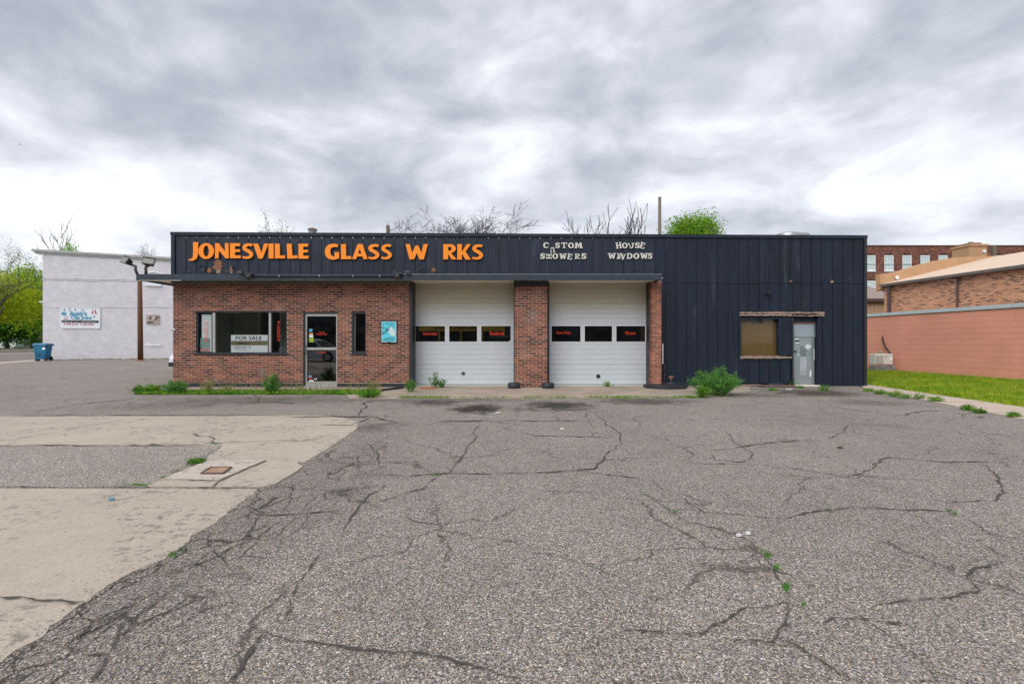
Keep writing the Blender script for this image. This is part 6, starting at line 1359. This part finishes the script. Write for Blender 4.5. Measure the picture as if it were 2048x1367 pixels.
for k, (px, tp_, wd, lb) in enumerate(((1208, 407, 130, 'thick stubby bare tree above the word CUSTOM, tallest of three'), (1248, 411, 110, 'stubby bare tree above the gap between the white words'), (1284, 424, 100, 'stubby bare tree just left of the tall pole'))):
    tree('sumac_tree', lb, 'tree', px, 29, tp_, wd, m_barkd, None, 71+k, twig=.026, levels=5, trunk_r=.10, spread=.62, up=.42, clear=.5, kids=(3, 4), sides=5)
tree('bright_tree', 'bright fresh green leafy tree behind the black roof', 'tree', 1388, 40, 433, 100, m_bark, m_leafb, 41, .17, 60, 5, .22, .75, .15, clear=.5, leaf2=m_leafg, dome=(9.0, 130, 90))

# ================================================================== weeds and grass
def region_pts(poly, n, z=0.0):
    xs = [p[0] for p in poly]; ys = [p[1] for p in poly]; P = np.stack([np.random.uniform(min(xs), max(xs), n*3), np.random.uniform(min(ys), max(ys), n*3)], 1)
    ins = np.zeros(len(P), bool); j = len(poly)-1
    for i in range(len(poly)):
        xi, yi = poly[i]; xj, yj = poly[j]
        c = ((yi > P[:, 1]) != (yj > P[:, 1])) & (P[:, 0] < (xj-xi)*(P[:, 1]-yi)/((yj-yi) or 1e-9)+xi); ins ^= c; j = i
    P = P[ins][:n]; return np.concatenate([P, np.full((len(P), 1), z)], 1)
lp = region_pts([(9.85, 6.5), (16.6, 6.5), (16.3, 15), (15.9, 24), (11.7, 24), (10.8, 13.9), (10.4, 11), (10.1, 8.4)], 150000, .018)
tag(blades('lawn_grass', lp, .05, .15, .006, m_grass), kind='stuff')
ls = lp[np.random.rand(len(lp)) < .06]; tag(blades('dry_lawn_grass', ls, .06, .14, .006, m_dry), kind='stuff')
edge = np.concatenate([np.stack([np.random.normal(0, .05, 700)+np.interp(yy, [8.4, 11, 13.9], [10.05, 10.35, 10.75]), yy, np.full(700, .02)], 1) for yy in [np.random.uniform(6.6, 14, 700)]])
tag(blades('lawn_edge_grass', edge, .04, .12, .006, m_grass), kind='stuff')
# strip of weeds in front of the brick wall (picture rows 780-793)
def strip_pts(px0, px1, y0, y1, n, clump=.5, seed=1):
    rs = np.random.RandomState(seed); x = rs.uniform(px0, px1, n*3); y = rs.uniform(y0, y1, n*3)
    dens = .5+.5*np.sin(x*.07+seed)*np.sin(x*.023+1.3*seed); k = rs.rand(n*3) < (1-clump)+clump*dens; x, y = x[k][:n], y[k][:n]
    Y = 1.3*F/(y-CY); return np.stack([(x-CX)/F*Y, Y, np.full(len(Y), .01)], 1)
wp_ = strip_pts(272, 700, 783, 789, 3000, .85, 3); tag(blades('weed_strip', wp_, .02, .10, .007, m_wleaf), kind='stuff')
V = strip_pts(272, 760, 783, 789.5, 4200, .8, 4); V[:, 2] += np.random.uniform(0, .05, len(V)); e_ = leaf_obj('low_weeds', V, .05, m_wleaf, None, 2, .5, .55); tag(e_, kind='stuff')
tag(blades('dry_weeds', strip_pts(400, 765, 781, 788, 260, .8, 8), .15, .38, .005, m_dry), kind='stuff')
tag(blades('apron_edge_grass', np.concatenate([strip_pts(795, 1400, 794.5, 797, 700, 1.0, 5), strip_pts(1170, 1420, 793, 796.5, 350, 1.0, 6), strip_pts(800, 900, 794, 797, 260, .5, 7)]), .015, .055, .008, m_wleaf), kind='stuff')
moss = []
for (x, y, rx, ry, n) in ((1348, 1026, 12, 3, 60), (1440, 1060, 8, 2, 30), (1536, 1114, 7, 5, 120), (1553, 1139, 6, 4, 90), (1573, 1178, 6, 8, 170), (1524, 1105, 4, 3, 40), (1608, 1213, 4, 3, 30), (1898, 1024, 6, 2, 50), (1910, 1030, 5, 3, 50), (1290, 992, 8, 2, 30), (872, 952, 10, 2, 50), (395, 923, 18, 4, 420), (360, 945, 14, 3, 120), (335, 957, 14, 3, 140),
    (275, 972, 26, 2, 260), (345, 1113, 10, 6, 90), (362, 1103, 8, 4, 60), (305, 890, 6, 1, 60), (430, 889, 8, 1.6, 90), (680, 830, 20, 1.2, 90), (750, 836, 10, 1.2, 60), (130, 871, 6, 1, 20), (160, 848, 8, 1, 20), (1660, 1026, 6, 2, 20)):
    for i in range(n):
        X, Y = gp(x+random.gauss(0, rx*.55), y+random.gauss(0, ry*.5)); moss.append((X, Y, .013))
tag(blades('crack_moss', moss, .003, .014, .0025, m_wleafd), kind='stuff')
G_ = 'weeds along the shop front'
weed('mugwort_bush', 'largest bushy green weed, against the siding right of the second garage door', 'weed', 1431, 790, 62, 112, m_wleafd, 1, 95, .045, 46, G_)
weed('mugwort_bush', 'tall narrow bushy weed before the brick wall left of the glass door', 'weed', 543, 787, 46, 40, m_wleafd, 2, 34, .040, 40, G_)
weed('mugwort_bush', 'low round bushy weed at the left corner of the brick wall', 'weed', 350, 787, 31, 58, m_wleafd, 3, 44, .040, 34, G_)
weed('mugwort_bush', 'low spreading weed left of the brick corner on the asphalt', 'weed', 296, 786, 20, 62, m_wleaf, 4, 34, .045, 26, G_)
weed('mugwort_bush', 'leafy weed at the left jamb of the first garage door', 'weed', 822, 784, 30, 26, m_wleafd, 5, 18, .038, 30, G_)
weed('mugwort_bush', 'pointed leafy weed in front of the first garage door', 'weed', 868, 775, 38, 24, m_wleafd, 6, 14, .038, 30, G_)
weed('mugwort_bush', 'low leafy weed right of the pointed one before the first garage door', 'weed', 885, 775, 20, 26, m_wleafd, 7, 14, .038, 24, G_)
weed('dandelion_plant', 'small rosette weed in front of the second garage door', 'weed', 1213, 773, 11, 20, m_wleaf, 8, 12, .05, 8, G_)
weed('leafy_weed', 'bright leafy weed clump before the last brick bay', 'weed', 738, 795, 20, 48, m_wleaf, 9, 26, .055, 20, G_)
weed('leafy_weed', 'bright grassy weed at the foot of the largest bush', 'weed', 1408, 795, 28, 34, m_wleaf, 10, 20, .05, 20, G_)
for px, py, w_, h_, sd_, lb in ((1578, 771, 20, 17, 11, 'grass tuft growing from the black board beside the grey door'), (1648, 782, 26, 16, 12, 'weed clump at the right jamb of the grey door'), (1600, 776, 12, 6, 13, 'tiny weed at the sill of the grey door'), (1546, 781, 18, 7, 14, 'tiny weed before the fallen black board'), (1738, 783, 20, 9, 15, 'small weed at the black building corner by the sidewalk')):
    t = empty('grass_tuft', (*gp(px, py), .01)); tag(t, lb, 'grass tuft'); Y = gp(px, py)[1]
    P = np.random.normal(0, 1, (90, 3))*np.array([w_/F*Y*.25, .05, 0]); b_ = blades('blades', P, h_/F*Y*.5, h_/F*Y, .007, m_wleaf, t, .7)
for px, py, w_, h_, sd_, lb in ((415, 783, 26, 33, 21, 'dry straw coloured grass clump before the shop window'), (455, 785, 14, 18, 22, 'small dry grass clump under the for sale sign'), (745, 784, 34, 34, 23, 'tall seeding grass clump before the last brick bay'), (602, 785, 18, 16, 24, 'thin seeding grass by the glass door')):
    t = empty('dry_grass_clump', (*gp(px, py), .01)); tag(t, lb, 'grass clump'); Y = gp(px, py)[1]
    P = np.random.normal(0, 1, (70, 3))*np.array([w_/F*Y*.18, .05, 0]); P[:, 2] = 0; blades('blades', P, h_/F*Y*.45, h_/F*Y, .005, m_dry, t, .9)
for i, (px, py, w_, h_, lb) in enumerate(((1790, 793, 40, 12, 'weed clump at the sidewalk edge nearest the black building'), (1822, 797, 60, 12, 'longest weed clump on the sidewalk edge'), (1870, 803, 30, 10, 'rounded weed clump on the sidewalk edge beyond the longest'), (1938, 820, 24, 8, 'small weed clump on the sidewalk edge'), (1958, 826, 18, 6, 'low weed clump on the sidewalk edge, last but one'), (2028, 834, 18, 8, 'last small weed on the sidewalk edge at the right picture edge'), (1760, 788, 24, 8, 'tiny weed tuft by the corner of the black building and the sidewalk'))):
    weed('edge_weed', lb, 'weed', px, py, h_, w_, m_wleaf, 50+i, 16, .04, 14, 'weeds along the sidewalk edge', .012)
weed('edge_weed', 'green weed in the seam beside the access cover pad', 'weed', 395, 927, 7, 38, m_wleaf, 70, 22, .025, 14, None, .012)
# grit gathered along the white wall and the slab edge
def grit(name, pts, r0, r1, mat):
    m = MB()
    for (x, y, z) in pts:
        r = random.uniform(r0, r1); a = random.uniform(0, 6.28); c, s_ = math.cos(a)*r, math.sin(a)*r; h = r*random.uniform(.4, .9)
        m.add([(x+c, y+s_, z-.002), (x-s_, y+c, z-.002), (x-c*.8, y-s_*.9, z-.002), (x+s_, y-c*.8, z-.002), (x+c*.2, y+s_*.2, z+h)], [(0, 1, 4), (1, 2, 4), (2, 3, 4), (3, 0, 4)])
    tag(m.build(name, mat), kind='stuff')
pts = []
for i in range(700):
    a = random.uniform(.1, 17); o_ = abs(random.gauss(0, .16))+.02; c, s_ = math.cos(th), math.sin(th); pts.append((P0[0]+c*a+s_*o_, P0[1]+s_*a-c*o_, .0))
grit('wall_foot_rubble', pts, .03, .11, simple('rubble_brown', (.16, .12, .08), .95, .4, 3))
pts = []
for i in range(1500):
    k = random.randrange(1, 15) if random.random() < .8 else random.randrange(1, 4); a = Vector(low[min(k, 11)]); b = Vector(low[min(k, 11)+1]); q = a.lerp(b, random.random()); pts.append((q.x+random.gauss(.05, .09), q.y+random.gauss(0, .07), .005))
for i in range(900): X, Y = gp(random.uniform(100, 1950), random.uniform(860, 1367)); pts.append((X, Y, .004))
grit('loose_grit', pts, .003, .009, simple('grit_grey', (.33, .29, .25), .95, .7, 40))
# bare stalks
t = empty('dead_stalk', (*gp(1326, 770), .01)); tag(t, 'thin dry stalk against the right brick pillar', 'stalk'); X, Y = fx(1328, 13.3), 13.3
MB().tube([(X, Y, .13), (X+.03, Y, .4), (X+.02, Y, .7)], .006, 4).build('stalk', m_barkd, t)
t = empty('dead_stalk', (fx(1533, 13.5), 13.5, .02)); tag(t, 'thin bent dry stalk leaning on the black siding under the boarded window', 'stalk')
MB().tube([(fx(1532, 13.5), 13.5, .08), (fx(1536, 13.5), 13.55, .4), (fx(1544, 13.6), 13.62, .75)], .0025, 4).build('stalk', m_bark, t)
# far wood line closing the view at the left and right ends of the land
def far_wood(name, x0, x1, y, hgt, seed):
    rs = np.random.RandomState(seed); n = 260; cx = rs.uniform(x0, x1, n); cy = y+rs.uniform(-8, 8, n); hh = hgt*(.6+.4*np.sin(cx*.11+seed)*np.sin(cx*.05))*rs.uniform(.7, 1.1, n)
    P = np.stack([cx, cy, hh*rs.uniform(.1, 1, n)], 1); P = (P[:, None]+rs.normal(size=(n, 110, 3))*np.array([3.2, 2.4, 1.6])).reshape(-1, 3); P[:, 2] = np.maximum(P[:, 2], .2)
    tag(leaf_obj(name, P, 1.1, m_leafg, None), kind='stuff')
far_wood('far_woods', -330, -72, 175, 15, 3); far_wood('far_woods', 40, 260, 190, 12, 5)
